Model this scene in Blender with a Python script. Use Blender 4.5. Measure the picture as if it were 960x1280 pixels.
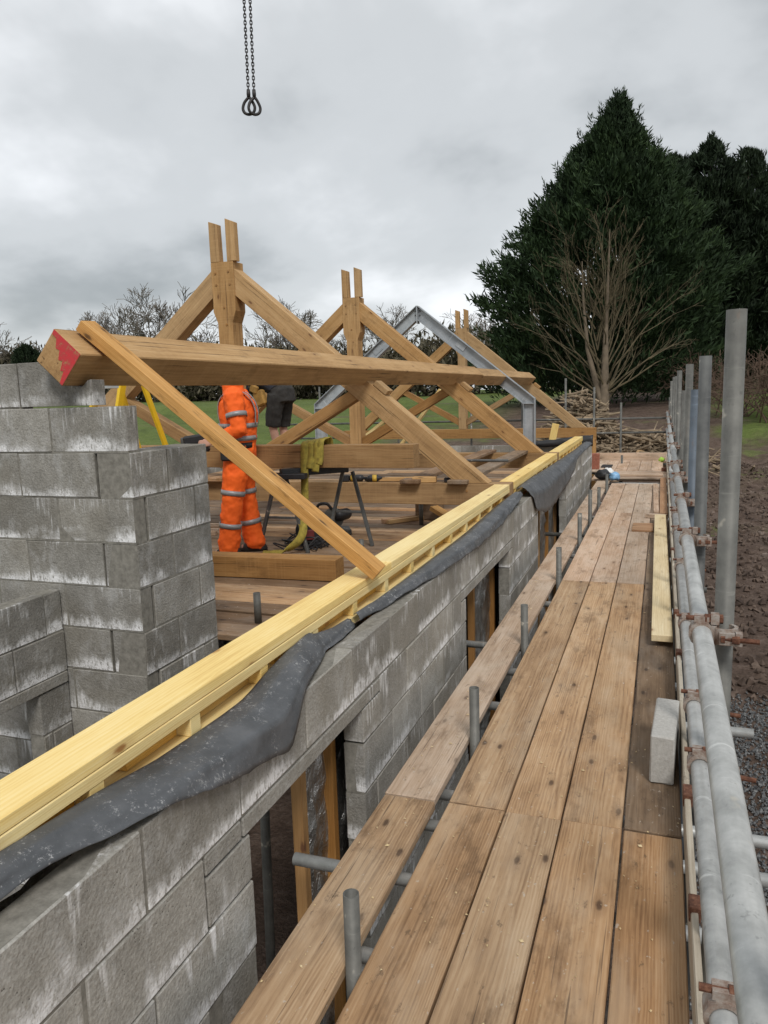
import bpy, bmesh, math, random
import numpy as np
from mathutils import Vector, Matrix, Euler, noise as mnoise

random.seed(7)
scene = bpy.context.scene
COL = scene.collection
for o in list(bpy.data.objects):
    bpy.data.objects.remove(o)

# ------------------------------------------------------------------ camera
# world: X across the scaffold deck, Y along the wall, Z up; deck top is z = 0, the ground lies 1.6 m below
F_PX, CXP, CYP, VP, ROLL, EYE = 958.0, 480.0, 640.0, (828.0, 480.0), math.radians(-1.78), 1.70
d = Vector(((VP[0]-CXP)/F_PX, (VP[1]-CYP)/F_PX, 1.0)).normalized()
up = d.cross(Vector((1.0, math.tan(ROLL), 0.0))).normalized()
if up.y > 0: up = -up
xx = d.cross(up).normalized()
cam_d = bpy.data.cameras.new('camera')
cam = bpy.data.objects.new('camera', cam_d)
COL.objects.link(cam)
R3 = Matrix((xx, d, up))
cm = Matrix((R3.col[0], -R3.col[1], -R3.col[2])).transposed().to_4x4()
cm.translation = (0, 0, EYE)
cam.matrix_world = cm
cam_d.sensor_fit = 'HORIZONTAL'
cam_d.sensor_width = 36.0
cam_d.lens = 36.0*F_PX/960.0
cam_d.clip_start = 0.05
cam_d.clip_end = 4000.0
scene.camera = cam
scene.render.resolution_x, scene.render.resolution_y = 768, 1024

# ------------------------------------------------------------------ sky and light
SUN_EL, SUN_AZ = math.radians(48), math.radians(150)     # soft light from behind the right shoulder
world = bpy.data.worlds.new("World")
scene.world = world
world.use_nodes = True
wt = world.node_tree
wt.nodes.clear()
def wn(t, **kw):
    n = wt.nodes.new(t)
    for k, v in kw.items(): setattr(n, k, v)
    return n
w_out = wn('ShaderNodeOutputWorld'); w_bg = wn('ShaderNodeBackground')
w_bg.inputs['Strength'].default_value = 0.1
w_sky = wn('ShaderNodeTexSky', sky_type='NISHITA', sun_disc=False, sun_elevation=SUN_EL, sun_rotation=SUN_AZ)
w_tc = wn('ShaderNodeTexCoord')
w_sep = wn('ShaderNodeSeparateXYZ'); wt.links.new(w_tc.outputs['Generated'], w_sep.inputs[0])
w_add = wn('ShaderNodeMath', operation='ADD'); w_add.inputs[1].default_value = 0.42
w_abs = wn('ShaderNodeMath', operation='ABSOLUTE')
wt.links.new(w_sep.outputs['Z'], w_abs.inputs[0]); wt.links.new(w_abs.outputs[0], w_add.inputs[0])
w_cmb = wn('ShaderNodeCombineXYZ')
for ax in 'XY':
    dv = wn('ShaderNodeMath', operation='DIVIDE')
    wt.links.new(w_sep.outputs[ax], dv.inputs[0]); wt.links.new(w_add.outputs[0], dv.inputs[1])
    wt.links.new(dv.outputs[0], w_cmb.inputs[ax])
w_map = wn('ShaderNodeMapping'); w_map.inputs['Location'].default_value = (3.1, 1.7, 0.4)
wt.links.new(w_cmb.outputs[0], w_map.inputs['Vector'])
w_n1 = wn('ShaderNodeTexNoise'); w_n1.inputs['Scale'].default_value = 1.35; w_n1.inputs['Detail'].default_value = 6; w_n1.inputs['Roughness'].default_value = 0.5; w_n1.inputs['Distortion'].default_value = 0.1
wt.links.new(w_map.outputs[0], w_n1.inputs['Vector'])
w_ramp = wn('ShaderNodeValToRGB')
cr = w_ramp.color_ramp
cr.interpolation = 'EASE'
cr.elements[0].position = 0.33; cr.elements[0].color = (0.285, 0.303, 0.312, 1)
cr.elements[1].position = 0.63; cr.elements[1].color = (0.75, 0.765, 0.785, 1)
e = cr.elements.new(0.47); e.color = (0.475, 0.493, 0.504, 1)
wt.links.new(w_n1.outputs['Fac'], w_ramp.inputs['Fac'])
w_mul = wn('ShaderNodeVectorMath', operation='SCALE'); w_mul.inputs['Scale'].default_value = 10.0
wt.links.new(w_ramp.outputs[0], w_mul.inputs[0])
w_mix = wn('ShaderNodeMix', data_type='RGBA'); w_mix.inputs[0].default_value = 0.93
wt.links.new(w_sky.outputs[0], w_mix.inputs['A']); wt.links.new(w_mul.outputs[0], w_mix.inputs['B'])
wt.links.new(w_mix.outputs['Result'], w_bg.inputs['Color'])
wt.links.new(w_bg.outputs[0], w_out.inputs['Surface'])

sun_d = bpy.data.lights.new('sun', 'SUN')
sun_d.energy = 1.5; sun_d.angle = math.radians(16); sun_d.color = (1.0, 0.965, 0.92)
sun = bpy.data.objects.new('sun', sun_d); COL.objects.link(sun)
sdir = Vector((math.sin(SUN_AZ)*math.cos(SUN_EL), math.cos(SUN_AZ)*math.cos(SUN_EL), math.sin(SUN_EL)))
sun.rotation_euler = sdir.to_track_quat('Z', 'Y').to_euler()
sun.location = sdir*40

vs = scene.view_settings
vs.view_transform = 'Standard'; vs.look = 'None'; vs.exposure = 0.5; vs.gamma = 1.0
vs.use_curve_mapping = False
scene.render.engine = 'CYCLES'

# ------------------------------------------------------------------ object helpers
WM = {}
I4 = Matrix.Identity(4)
def T(x, y, z): return Matrix.Translation((x, y, z))
def add(name, mesh, mat=None, parent=None, M=I4, label=None, cat=None, group=None, kind=None):
    o = bpy.data.objects.new(name, mesh); COL.objects.link(o)
    if mesh is not None and mat is not None and not mesh.materials: mesh.materials.append(mat)
    if parent is not None:
        o.parent = parent; o.matrix_basis = WM[parent.name].inverted() @ M
    else: o.matrix_basis = M
    WM[o.name] = M.copy()
    if label: o['label'] = label
    if cat: o['category'] = cat
    if group: o['group'] = group
    if kind: o['kind'] = kind
    return o
def thing(name, label, cat, loc=(0,0,0), group=None):
    return add(name, None, None, None, T(*loc), label, cat, group)
def mesh_of(bm, name='m', smooth=False):
    me = bpy.data.meshes.new(name); bm.to_mesh(me); bm.free()
    if smooth:
        me.polygons.foreach_set('use_smooth', [True]*len(me.polygons))
    return me
def raw_mesh(verts, faces, name='m', smooth=False):
    me = bpy.data.meshes.new(name); me.from_pydata([tuple(v) for v in verts], [], faces); me.update()
    if smooth: me.polygons.foreach_set('use_smooth', [True]*len(me.polygons))
    return me
_bc = {}
def box_mesh(lx, ly, lz, bev=0.004, var=0, jit=0.0, seg=1):
    key = (round(lx,4), round(ly,4), round(lz,4), bev, var, jit, seg)
    if key in _bc: return _bc[key]
    bm = bmesh.new()
    bmesh.ops.create_cube(bm, size=1.0)
    bmesh.ops.scale(bm, vec=(lx, ly, lz), verts=bm.verts)
    if seg > 1:
        es = [e for e in bm.edges if abs((e.verts[0].co-e.verts[1].co).x) > lx*0.9]
        bmesh.ops.subdivide_edges(bm, edges=es, cuts=seg-1)
    if bev > 0:
        es = [e for e in bm.edges if e.calc_face_angle(0) > 0.5]
        bmesh.ops.bevel(bm, geom=es, offset=bev, segments=1, affect='EDGES')
    if jit > 0:
        rr = random.Random(var*131+7)
        for v in bm.verts:
            v.co += Vector((rr.uniform(-1,1), rr.uniform(-1,1), rr.uniform(-1,1)))*jit
    me = mesh_of(bm, 'box'); _bc[key] = me
    return me
def frame(p0, p1, upv=(0,0,1)):
    """matrix whose local X runs from p0 to p1 and whose local Z is as near upv as possible, centred between"""
    p0, p1 = Vector(p0), Vector(p1); x = (p1-p0).normalized(); u = Vector(upv)
    y = u.cross(x)
    if y.length < 1e-5: y = Vector((0,1,0)).cross(x)
    y.normalize(); z = x.cross(y)
    M = Matrix((x, y, z)).transposed().to_4x4(); M.translation = (p0+p1)/2
    return M
def timber(name, p0, p1, w, h, mat, parent=None, upv=(0,0,1), bev=0.004, jit=0.0, var=0, seg=1, **kw):
    L = (Vector(p1)-Vector(p0)).length
    return add(name, box_mesh(L, w, h, bev, var, jit, seg), mat, parent, frame(p0, p1, upv), **kw)
_pc = {}
def pipe_mesh(L, r, wall=0.004, n=16):
    key = (round(L,3), r, wall, n)
    if key in _pc: return _pc[key]
    vs_, fs = [], []
    rings = [(-L/2, r-wall), (-L/2, r), (L/2, r), (L/2, r-wall)]
    for (x, rr) in rings:
        for k in range(n):
            a = 2*math.pi*k/n; vs_.append((x, rr*math.cos(a), rr*math.sin(a)))
    for i in range(4):
        j = (i+1) % 4
        for k in range(n):
            l = (k+1) % n
            fs.append((i*n+k, i*n+l, j*n+l, j*n+k))
    me = raw_mesh(vs_, fs, 'pipe', True)
    me.polygons.foreach_set('use_smooth', [(i//n) in (1, 3) for i in range(4*n)])
    _pc[key] = me
    return me
def pipe(name, p0, p1, mat, parent=None, r=0.02415, wall=0.004, n=16, **kw):
    L = (Vector(p1)-Vector(p0)).length
    return add(name, pipe_mesh(L, r, wall, n), mat, parent, frame(p0, p1), **kw)
def prism(name, poly, y0, y1, mat, parent=None, ang=0.0, bev=0.004, **kw):
    """polygon in the XZ plane extruded along Y; local X turned to 'ang' in the XZ plane so the grain follows"""
    ox = sum(p[0] for p in poly)/len(poly); oz = sum(p[1] for p in poly)/len(poly)
    c, s = math.cos(ang), math.sin(ang)
    loc = [((p[0]-ox)*c+(p[1]-oz)*s, -(p[0]-ox)*s+(p[1]-oz)*c) for p in poly]
    hy = (y1-y0)/2
    bm = bmesh.new()
    a = [bm.verts.new((q[0], -hy, q[1])) for q in loc]; b = [bm.verts.new((q[0], hy, q[1])) for q in loc]
    n = len(a)
    bm.faces.new(a); bm.faces.new(b[::-1])
    for i in range(n): bm.faces.new((a[i], b[i], b[(i+1)%n], a[(i+1)%n]))
    bmesh.ops.recalc_face_normals(bm, faces=bm.faces)
    if bev: bmesh.ops.bevel(bm, geom=list(bm.edges), offset=bev, segments=1, affect='EDGES')
    M = T(ox, (y0+y1)/2, oz) @ Matrix.Rotation(-ang, 4, 'Y')
    return add(name, mesh_of(bm), mat, parent, M, **kw)
def tube_rings(vs_, fs, pts, radii, n=10, cap=True, squash=None):
    """append a tube along pts to vs_, fs"""
    b0 = len(vs_); pts = [Vector(p) for p in pts]
    prev = None
    for i, p in enumerate(pts):
        t = (pts[min(i+1, len(pts)-1)]-pts[max(i-1, 0)]).normalized()
        if prev is None:
            a = Vector((0,0,1)) if abs(t.z) < 0.9 else Vector((0,1,0))
            u = (a - t*a.dot(t)).normalized()
        else:
            u = (prev - t*prev.dot(t)).normalized()
        prev = u; v = t.cross(u)
        r = radii[i] if hasattr(radii, '__len__') else radii
        for k in range(n):
            an = 2*math.pi*k/n
            vs_.append(p + u*(math.cos(an)*r) + v*(math.sin(an)*r*(squash or 1.0)))
    for i in range(len(pts)-1):
        for k in range(n):
            l = (k+1) % n
            fs.append((b0+i*n+k, b0+i*n+l, b0+(i+1)*n+l, b0+(i+1)*n+k))
    if cap:
        fs.append(tuple(b0+k for k in range(n))[::-1]); e0 = b0+(len(pts)-1)*n
        fs.append(tuple(e0+k for k in range(n)))
def curve_pts(ctrl, n=8):
    """Catmull-Rom through ctrl"""
    c = [Vector(p) for p in ctrl]; c = [c[0]*2-c[1]] + c + [c[-1]*2-c[-2]]; out = []
    for i in range(1, len(c)-2):
        for k in range(n):
            t = k/n
            out.append(0.5*((2*c[i]) + (-c[i-1]+c[i+1])*t + (2*c[i-1]-5*c[i]+4*c[i+1]-c[i+2])*t*t + (-c[i-1]+3*c[i]-3*c[i+1]+c[i+2])*t**3))
    out.append(c[-2])
    return out
def cord(name, ctrl, r, mat, parent=None, n=8, k=8, **kw):
    vs_, fs = [], []; tube_rings(vs_, fs, curve_pts(ctrl, k), r, n)
    return add(name, raw_mesh(vs_, fs, name, True), mat, parent, I4, **kw)

# ------------------------------------------------------------------ material helpers
class NT:
    def __init__(self, name):
        self.m = bpy.data.materials.new(name); self.m.use_nodes = True
        self.t = self.m.node_tree; self.b = self.t.nodes['Principled BSDF']
    def n(self, typ, ins=None, **kw):
        nd = self.t.nodes.new(typ)
        for k, v in kw.items(): setattr(nd, k, v)
        for k, v in (ins or {}).items():
            if isinstance(v, bpy.types.NodeSocket): self.t.links.new(v, nd.inputs[k])
            else: nd.inputs[k].default_value = v
        return nd
    def link(self, a, b): self.t.links.new(a, b)
    def math(self, op, a, b=0.5, c=None, clamp=False):
        ins = {0: a, 1: b}
        if c is not None: ins[2] = c
        return self.n('ShaderNodeMath', ins, operation=op, use_clamp=clamp).outputs[0]
    def noise(self, vec, scale=1.0, detail=4.0, rough=0.55, dist=0.0):
        return self.n('ShaderNodeTexNoise', {'Vector': vec, 'Scale': scale, 'Detail': detail, 'Roughness': rough, 'Distortion': dist}).outputs['Fac']
    def map(self, vec, scale=(1,1,1), loc=(0,0,0)):
        return self.n('ShaderNodeMapping', {'Vector': vec, 'Scale': scale, 'Location': loc}).outputs[0]
    def ramp(self, fac, stops, interp='LINEAR'):
        r = self.n('ShaderNodeValToRGB', {'Fac': fac}); c = r.color_ramp; c.interpolation = interp
        while len(c.elements) < len(stops): c.elements.new(0.5)
        for e_, (p, col) in zip(c.elements, stops):
            e_.position = p; e_.color = (*col, 1) if len(col) == 3 else col
        return r.outputs[0]
    def sm(self, v, a, b):
        return self.n('ShaderNodeMapRange', {'Value': v, 'From Min': a, 'From Max': b}, interpolation_type='SMOOTHSTEP').outputs[0]
    def mix(self, fac, a, b, mode='MIX'):
        nd = self.n('ShaderNodeMix', data_type='RGBA', blend_type=mode)
        for k, v in ((0, fac), ('A', a), ('B', b)):
            s = nd.inputs[k] if k != 0 else nd.inputs[0]
            if isinstance(v, bpy.types.NodeSocket): self.t.links.new(v, s)
            else: s.default_value = (*v, 1) if hasattr(v, '__len__') and len(v) == 3 else v
        return nd.outputs['Result']
    def objvec(self, rnd=True):
        tc = self.n('ShaderNodeTexCoord'); oi = self.n('ShaderNodeObjectInfo'); self.rand = oi.outputs['Random']
        if not rnd: return tc.outputs['Object']
        sc = self.n('ShaderNodeVectorMath', {0: (37.1, 11.3, 23.7)}, operation='SCALE'); self.link(self.rand, sc.inputs['Scale'])
        return self.n('ShaderNodeVectorMath', {0: tc.outputs['Object'], 1: sc.outputs[0]}, operation='ADD').outputs[0]
    def pos(self): return self.n('ShaderNodeNewGeometry').outputs['Position']
    def vary(self, col, lo=0.85, hi=1.15, sat=0.0, hue=0.0):
        v = self.n('ShaderNodeMapRange', {'Value': self.rand, 'To Min': lo, 'To Max': hi}).outputs[0]
        r2 = self.math('FRACT', self.math('MULTIPLY', self.rand, 7.31))
        hu = self.n('ShaderNodeMapRange', {'Value': r2, 'To Min': 0.5-hue, 'To Max': 0.5+hue}).outputs[0]
        st = self.n('ShaderNodeMapRange', {'Value': r2, 'To Min': 1.0+sat, 'To Max': 1.0-sat}).outputs[0]
        return self.n('ShaderNodeHueSaturation', {'Color': col, 'Value': v, 'Hue': hu, 'Saturation': st}).outputs[0]
    def bump(self, h, strength=0.3, dist=0.01):
        self.link(self.n('ShaderNodeBump', {'Height': h, 'Strength': strength, 'Distance': dist}).outputs[0], self.b.inputs['Normal'])
    def done(self, col=None, rough=0.7, metal=0.0, spec=None):
        if col is not None:
            if isinstance(col, bpy.types.NodeSocket): self.link(col, self.b.inputs['Base Color'])
            else: self.b.inputs['Base Color'].default_value = (*col, 1)
        if isinstance(rough, bpy.types.NodeSocket): self.link(rough, self.b.inputs['Roughness'])
        else: self.b.inputs['Roughness'].default_value = rough
        self.b.inputs['Metallic'].default_value = metal
        if spec is not None: self.b.inputs['Specular IOR Level'].default_value = spec
        return self.m

def wood(name, dark, mid, light, knot=(0.12,0.05,0.02), knots=0.5, var=(0.88,1.12), rough=0.65, grain=13, weather=None, marks=None, bump=0.25, ring=42, contrast=1.0, checks=0.0):
    N = NT(name); v = N.objvec()
    tc = N.n('ShaderNodeTexCoord').outputs['Object']
    off = N.n('ShaderNodeVectorMath', {0: (53.0, 0.26, -0.10)}, operation='SCALE'); N.link(N.rand, off.inputs['Scale'])
    rv = N.n('ShaderNodeVectorMath', {0: tc, 1: off.outputs[0]}, operation='ADD').outputs[0]
    rv = N.map(rv, (0.16, 1, 1), (0, -0.11, -0.12))
    wv = N.n('ShaderNodeTexWave', {'Vector': rv, 'Scale': ring, 'Distortion': 9.0, 'Detail': 3.0, 'Detail Scale': 0.35, 'Detail Roughness': 0.6}, wave_type='RINGS', rings_direction='X').outputs['Fac']
    s = N.noise(N.map(v, (0.55, grain, grain)), 1.0, 6, 0.6, 0.7)
    f = N.noise(N.map(v, (2.2, grain*9, grain*9)), 1.0, 4, 0.7)
    bl = N.noise(N.map(v, (1.6, 3.6, 3.6)), 1.0, 5, 0.65)
    t = N.math('ADD', N.math('ADD', N.math('MULTIPLY', s, 0.32), N.math('MULTIPLY', wv, 0.065)), N.math('ADD', N.math('MULTIPLY', f, 0.34), N.math('MULTIPLY', bl, 0.36)))
    h = 0.15/contrast
    c = N.ramp(t, [(0.535-h, dark), (0.55, mid), (0.555+h, light)])
    sv = N.n('ShaderNodeSeparateXYZ', {0: v})
    kv = N.n('ShaderNodeCombineXYZ', {0: N.math('MULTIPLY', sv.outputs['X'], 2.6), 1: N.math('MULTIPLY', N.math('ADD', sv.outputs['Y'], sv.outputs['Z']), 6.5)}).outputs[0]
    vo = N.n('ShaderNodeTexVoronoi', {'Vector': kv, 'Scale': 1.0, 'Randomness': 1.0}, voronoi_dimensions='2D')
    rs = N.n('ShaderNodeSeparateColor', {0: vo.outputs['Color']}).outputs[0]
    kd = N.math('ADD', vo.outputs['Distance'], N.math('MULTIPLY', N.noise(v, 40, 2, 0.5), 0.05))
    sel = N.sm(rs, 1.0-knots, 1.0-knots+0.08)
    c = N.mix(N.math('MULTIPLY', N.math('MULTIPLY', N.sm(kd, 0.26, 0.10), sel), 0.35), c, tuple(0.6*x+0.4*y for x, y in zip(knot, mid)))
    c = N.mix(N.math('MULTIPLY', N.math('MULTIPLY', N.sm(kd, 0.12, 0.06), sel), 0.85), c, knot)
    if weather:
        wcol, amt = weather
        w = N.noise(N.map(v, (1.4, 4.0, 4.0)), 1.3, 6, 0.65)
        c = N.mix(N.math('MULTIPLY', N.sm(w, 0.42, 0.72), amt), c, wcol)
        # scuffs, dark drips and pale splashes with shapes of their own
        big = N.noise(N.map(v, (2.2, 5.5, 5.5), (9, 4, 2)), 1.0, 6, 0.7)
        c = N.mix(N.math('MULTIPLY', N.sm(big, 0.52, 0.68), 0.55), c, tuple(x*0.55 for x in dark))
        sp = N.noise(N.map(v, (11, 22, 22)), 1.0, 5, 0.75)
        c = N.mix(N.math('MULTIPLY', N.sm(sp, 0.60, 0.70), 0.55), c, (0.075, 0.050, 0.034))
        ck = N.noise(N.map(v, (1.3, 75, 75), (1, 6, 3)), 1.0, 3, 0.6)
        c = N.mix(N.math('MULTIPLY', N.sm(ck, 0.64, 0.70), 0.6), c, (0.06, 0.04, 0.028))
        sp2 = N.noise(N.map(v, (30, 45, 45), (3, 1, 7)), 1.0, 3, 0.6)
        c = N.mix(N.math('MULTIPLY', N.sm(sp2, 0.66, 0.73), 0.6), c, (0.58, 0.52, 0.44))
    if checks:
        ck = N.noise(N.map(v, (0.8, 55, 55), (1, 6, 3)), 1.0, 3, 0.6)
        c = N.mix(N.math('MULTIPLY', N.sm(ck, 0.63, 0.68), checks), c, tuple(x*0.3 for x in dark))
        st_ = N.noise(N.map(v, (2.6, 6, 6), (7, 3, 5)), 1.0, 6, 0.7)
        c = N.mix(N.math('MULTIPLY', N.sm(st_, 0.54, 0.68), 0.45*checks), c, tuple(x*0.5 for x in dark))
        sw_ = N.noise(N.map(v, (70, 1.2, 1.2), (2, 8, 1)), 1.0, 2, 0.5)
        c = N.mix(N.math('MULTIPLY', N.sm(sw_, 0.52, 0.64), 0.16), c, light)
    if marks:
        mk = N.noise(N.map(v, (3.2, 26, 26), (5, 2, 1)), 1.0, 5, 0.7)
        c = N.mix(N.math('MULTIPLY', N.sm(mk, 0.56, 0.66), marks), c, tuple(x*0.4 for x in dark))
    c = N.vary(c, var[0], var[1], 0.10, 0.004)
    N.bump(N.math('ADD', N.math('MULTIPLY', s, 0.3), N.math('ADD', N.math('MULTIPLY', wv, 0.15), N.math('MULTIPLY', f, 0.6))), bump, 0.006)
    return N.done(c, rough, 0, 0.35)

M = {}
M['oak'] = wood('oak', (0.285,0.162,0.066), (0.44,0.262,0.110), (0.555,0.362,0.178), (0.15,0.07,0.03), 0.25, (0.88,1.08), 0.75, 9, checks=0.8, contrast=1.15)
M['oak_tie'] = wood('oak_weathered', (0.20,0.106,0.041), (0.34,0.193,0.077), (0.44,0.272,0.122), (0.12,0.06,0.03), 0.25, (0.88,1.08), 0.75, 9, checks=0.9, contrast=1.15)
M['pine'] = wood('fresh_softwood', (0.68,0.44,0.14), (0.85,0.64,0.26), (0.92,0.75,0.39), (0.30,0.12,0.03), 0.30, (0.95,1.04), 0.6, 8, bump=0.15)
M['pine_pale'] = wood('pale_softwood', (0.52,0.38,0.19), (0.66,0.52,0.30), (0.76,0.64,0.42), (0.25,0.12,0.05), 0.4, (0.96,1.04), 0.7, 8, bump=0.2, marks=0.25)
M['pine_shade'] = wood('packing_board', (0.52,0.29,0.07), (0.66,0.40,0.11), (0.74,0.49,0.17), (0.3,0.13,0.04), 0.2, (0.9,1.1), 0.7, 10)
M['prop'] = wood('stained_softwood', (0.38,0.20,0.07), (0.56,0.33,0.13), (0.69,0.46,0.22), (0.07,0.04,0.02), 0.45, (0.95,1.05), 0.7, 9, marks=0.6)
M['board'] = wood('scaffold_board', (0.23,0.125,0.060), (0.45,0.272,0.140), (0.60,0.405,0.240), (0.07,0.035,0.02), 0.55, (0.82,1.13), 0.85, 10, weather=((0.56,0.42,0.285), 0.5), bump=0.5, contrast=1.1)
M['board_pale'] = wood('dusty_scaffold_board', (0.33,0.215,0.135), (0.51,0.365,0.255), (0.64,0.50,0.385), (0.12,0.07,0.04), 0.45, (0.86,1.1), 0.88, 10, weather=((0.64,0.52,0.41), 0.6), bump=0.45)
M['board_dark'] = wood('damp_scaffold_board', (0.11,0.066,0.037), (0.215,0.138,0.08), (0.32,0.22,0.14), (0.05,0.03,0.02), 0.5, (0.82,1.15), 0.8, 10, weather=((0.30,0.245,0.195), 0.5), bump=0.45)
M['stud'] = wood('brown_stud', (0.20,0.10,0.035), (0.31,0.165,0.06), (0.40,0.23,0.095), (0.1,0.04,0.02), 0.2, (0.9,1.1), 0.6, 10)
M['toe'] = wood('grey_toe_board', (0.24,0.20,0.15), (0.36,0.31,0.24), (0.48,0.43,0.35), (0.1,0.07,0.05), 0.3, (0.9,1.1), 0.85, 10, weather=((0.5,0.46,0.38), 0.5))
M['offcut'] = wood('red_brown_offcut', (0.28,0.14,0.07), (0.40,0.22,0.11), (0.49,0.30,0.17), (0.1,0.05,0.02), 0.2, (0.85,1.15), 0.7, 10)

def block_mat(name, dark, mid, light, eff=1.0, thr=0.46):
    N = NT(name); v = N.objvec(False); p = N.pos()
    a = N.noise(p, 85, 4, 0.75); g = N.noise(p, 3.4, 5, 0.65); h = N.noise(p, 230, 2, 0.7); md = N.noise(p, 22, 4, 0.65)
    c = N.ramp(N.math('ADD', N.math('ADD', N.math('MULTIPLY', a, 0.34), N.math('MULTIPLY', md, 0.16)), N.math('ADD', N.math('MULTIPLY', g, 0.34), N.math('MULTIPLY', h, 0.16))), [(0.38, dark), (0.51, mid), (0.63, light)])
    damp = N.noise(p, 1.5, 4, 0.6)
    c = N.mix(N.math('MULTIPLY', N.sm(damp, 0.45, 0.64), 0.45), c, tuple(x*y for x, y in zip(mid, (0.66, 0.62, 0.54))))
    pit = N.n('ShaderNodeTexVoronoi', {'Vector': p, 'Scale': 85.0}).outputs['Distance']
    pm = N.math('MULTIPLY', N.sm(pit, 0.22, 0.08), N.sm(N.noise(p, 17, 2, 0.5), 0.50, 0.62))
    c = N.mix(pm, c, tuple(x*0.3 for x in dark))
    c = N.vary(c, 0.82, 1.15)
    # lime bloom: ragged bursts along the bed joints, runs down some of the faces
    sep = N.n('ShaderNodeSeparateXYZ', {0: v}).outputs['Z']
    run = N.noise(N.map(p, (46, 46, 2.6)), 1.0, 4, 0.6, 0.3)
    runlen = N.noise(N.map(p, (16, 16, 0.8), (4, 2, 1)), 1.0, 3, 0.6)
    patch = N.noise(N.map(p, (1.9, 1.9, 2.3), (2.0, 0.7, 5.1)), 1.0, 3, 0.6)
    pk = N.sm(patch, thr, thr+0.13)
    lim = N.math('MULTIPLY', N.math('SUBTRACT', runlen, 0.36), 0.62)
    top = N.sm(N.math('ADD', sep, lim), 0.10, 0.165)
    drip = N.math('MULTIPLY', N.math('MULTIPLY', top, N.sm(run, 0.46, 0.64)), 0.85)
    wob = N.math('ADD', sep, N.math('ADD', N.math('MULTIPLY', N.noise(N.map(p, (30, 30, 9)), 1.0, 4, 0.7), -0.12), N.math('MULTIPLY', N.noise(N.map(p, (5.5, 5.5, 5.5), (3, 9, 4)), 1.0, 3, 0.6), -0.20)))
    bot = N.math('MULTIPLY', N.sm(wob, -0.195, -0.275), N.sm(N.noise(N.map(p, (60, 60, 26)), 1.0, 4, 0.75), 0.34, 0.52))
    bot = N.math('MULTIPLY', bot, N.sm(N.noise(N.map(p, (2.6, 2.6, 3.4), (6, 2, 3)), 1.0, 3, 0.6), 0.34, 0.54))
    em = N.math('MULTIPLY', N.math('MAXIMUM', N.math('MULTIPLY', drip, N.sm(N.noise(p, 2.9, 3, 0.6), 0.50, 0.64)), bot), N.math('MULTIPLY', pk, eff), clamp=True)
    hz = N.math('MULTIPLY', N.math('MULTIPLY', N.sm(N.noise(N.map(p, (9, 9, 5), (1, 4, 8)), 1.0, 5, 0.7), 0.50, 0.68), N.sm(patch, thr, thr+0.2)), 0.30*eff)
    c = N.mix(hz, c, (0.58, 0.58, 0.575))
    c = N.mix(em, c, (0.80, 0.80, 0.80))
    N.bump(N.math('ADD', N.math('MULTIPLY', a, 0.6), N.math('ADD', N.math('MULTIPLY', pit, 0.3), N.math('MULTIPLY', md, 0.4))), 0.75, 0.007)
    return N.done(c, 0.95, 0, 0.2)
M['block'] = block_mat('concrete_block', (0.20,0.19,0.168), (0.325,0.312,0.282), (0.45,0.435,0.40), 1.0, 0.38)
M['block_g'] = block_mat('gable_block', (0.17,0.162,0.143), (0.285,0.273,0.246), (0.40,0.386,0.353), 1.0, 0.30)
N = NT('mortar'); p = N.pos()
M['mortar'] = N.done(N.ramp(N.noise(p, 30, 5, 0.7), [(0.3,(0.15,0.142,0.122)), (0.7,(0.30,0.285,0.25))]), 0.95, 0, 0.2)
N = NT('pale_block'); p = N.pos()
c = N.ramp(N.noise(p, 60, 5, 0.7), [(0.3,(0.36,0.345,0.32)), (0.7,(0.50,0.49,0.46))])
N.bump(N.noise(p, 120, 4, 0.7), 0.5, 0.004)
M['block_loose'] = N.done(c, 0.95, 0, 0.2)

def metal(name, dark, light, rough=0.45, met=0.6, scale=14):
    N = NT(name); v = N.objvec()
    a = N.noise(N.map(v, (1.2, 18, 18)), 1.0, 5, 0.6); b_ = N.noise(v, scale, 5, 0.65); s = N.noise(v, 55, 3, 0.6)
    c = N.ramp(N.math('ADD', N.math('MULTIPLY', a, 0.4), N.math('MULTIPLY', b_, 0.6)), [(0.36, dark), (0.62, light)])
    c = N.mix(N.math('MULTIPLY', N.sm(s, 0.64, 0.72), 0.35), c, tuple(x*0.4 for x in dark))
    sp = N.noise(v, 9, 3, 0.6)
    c = N.mix(N.math('MULTIPLY', N.sm(sp, 0.64, 0.69), 0.55), c, (0.5, 0.46, 0.38))
    sc_ = N.noise(N.map(v, (28, 3.5, 3.5), (4, 1, 2)), 1.0, 4, 0.7)
    c = N.mix(N.math('MULTIPLY', N.sm(sc_, 0.60, 0.70), 0.45), c, tuple(min(0.8, x*1.5) for x in light))
    rs_ = N.noise(N.map(v, (5, 11, 11), (8, 5, 2)), 1.0, 5, 0.7)
    c = N.mix(N.math('MULTIPLY', N.sm(rs_, 0.62, 0.74), 0.4), c, (0.16, 0.10, 0.06))
    c = N.vary(c, 0.88, 1.1)
    N.bump(b_, 0.12, 0.003)
    return N.done(c, rough, met)
M['galv'] = metal('galvanised_tube', (0.29,0.295,0.285), (0.52,0.525,0.51), 0.42, 0.4)
M['galv_dark'] = metal('weathered_tube', (0.055,0.057,0.057), (0.135,0.138,0.132), 0.62, 0.2, 9)
M['galv_mid'] = metal('grey_tube', (0.07,0.07,0.064), (0.175,0.172,0.155), 0.6, 0.2, 9)
M['galv_blue'] = metal('blue_painted_tube', (0.06,0.075,0.092), (0.115,0.142,0.175), 0.6, 0.1, 6)
M['steel'] = metal('galvanised_steel', (0.30,0.325,0.345), (0.45,0.475,0.495), 0.5, 0.35, 5)
N = NT('rust'); v = N.objvec()
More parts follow.
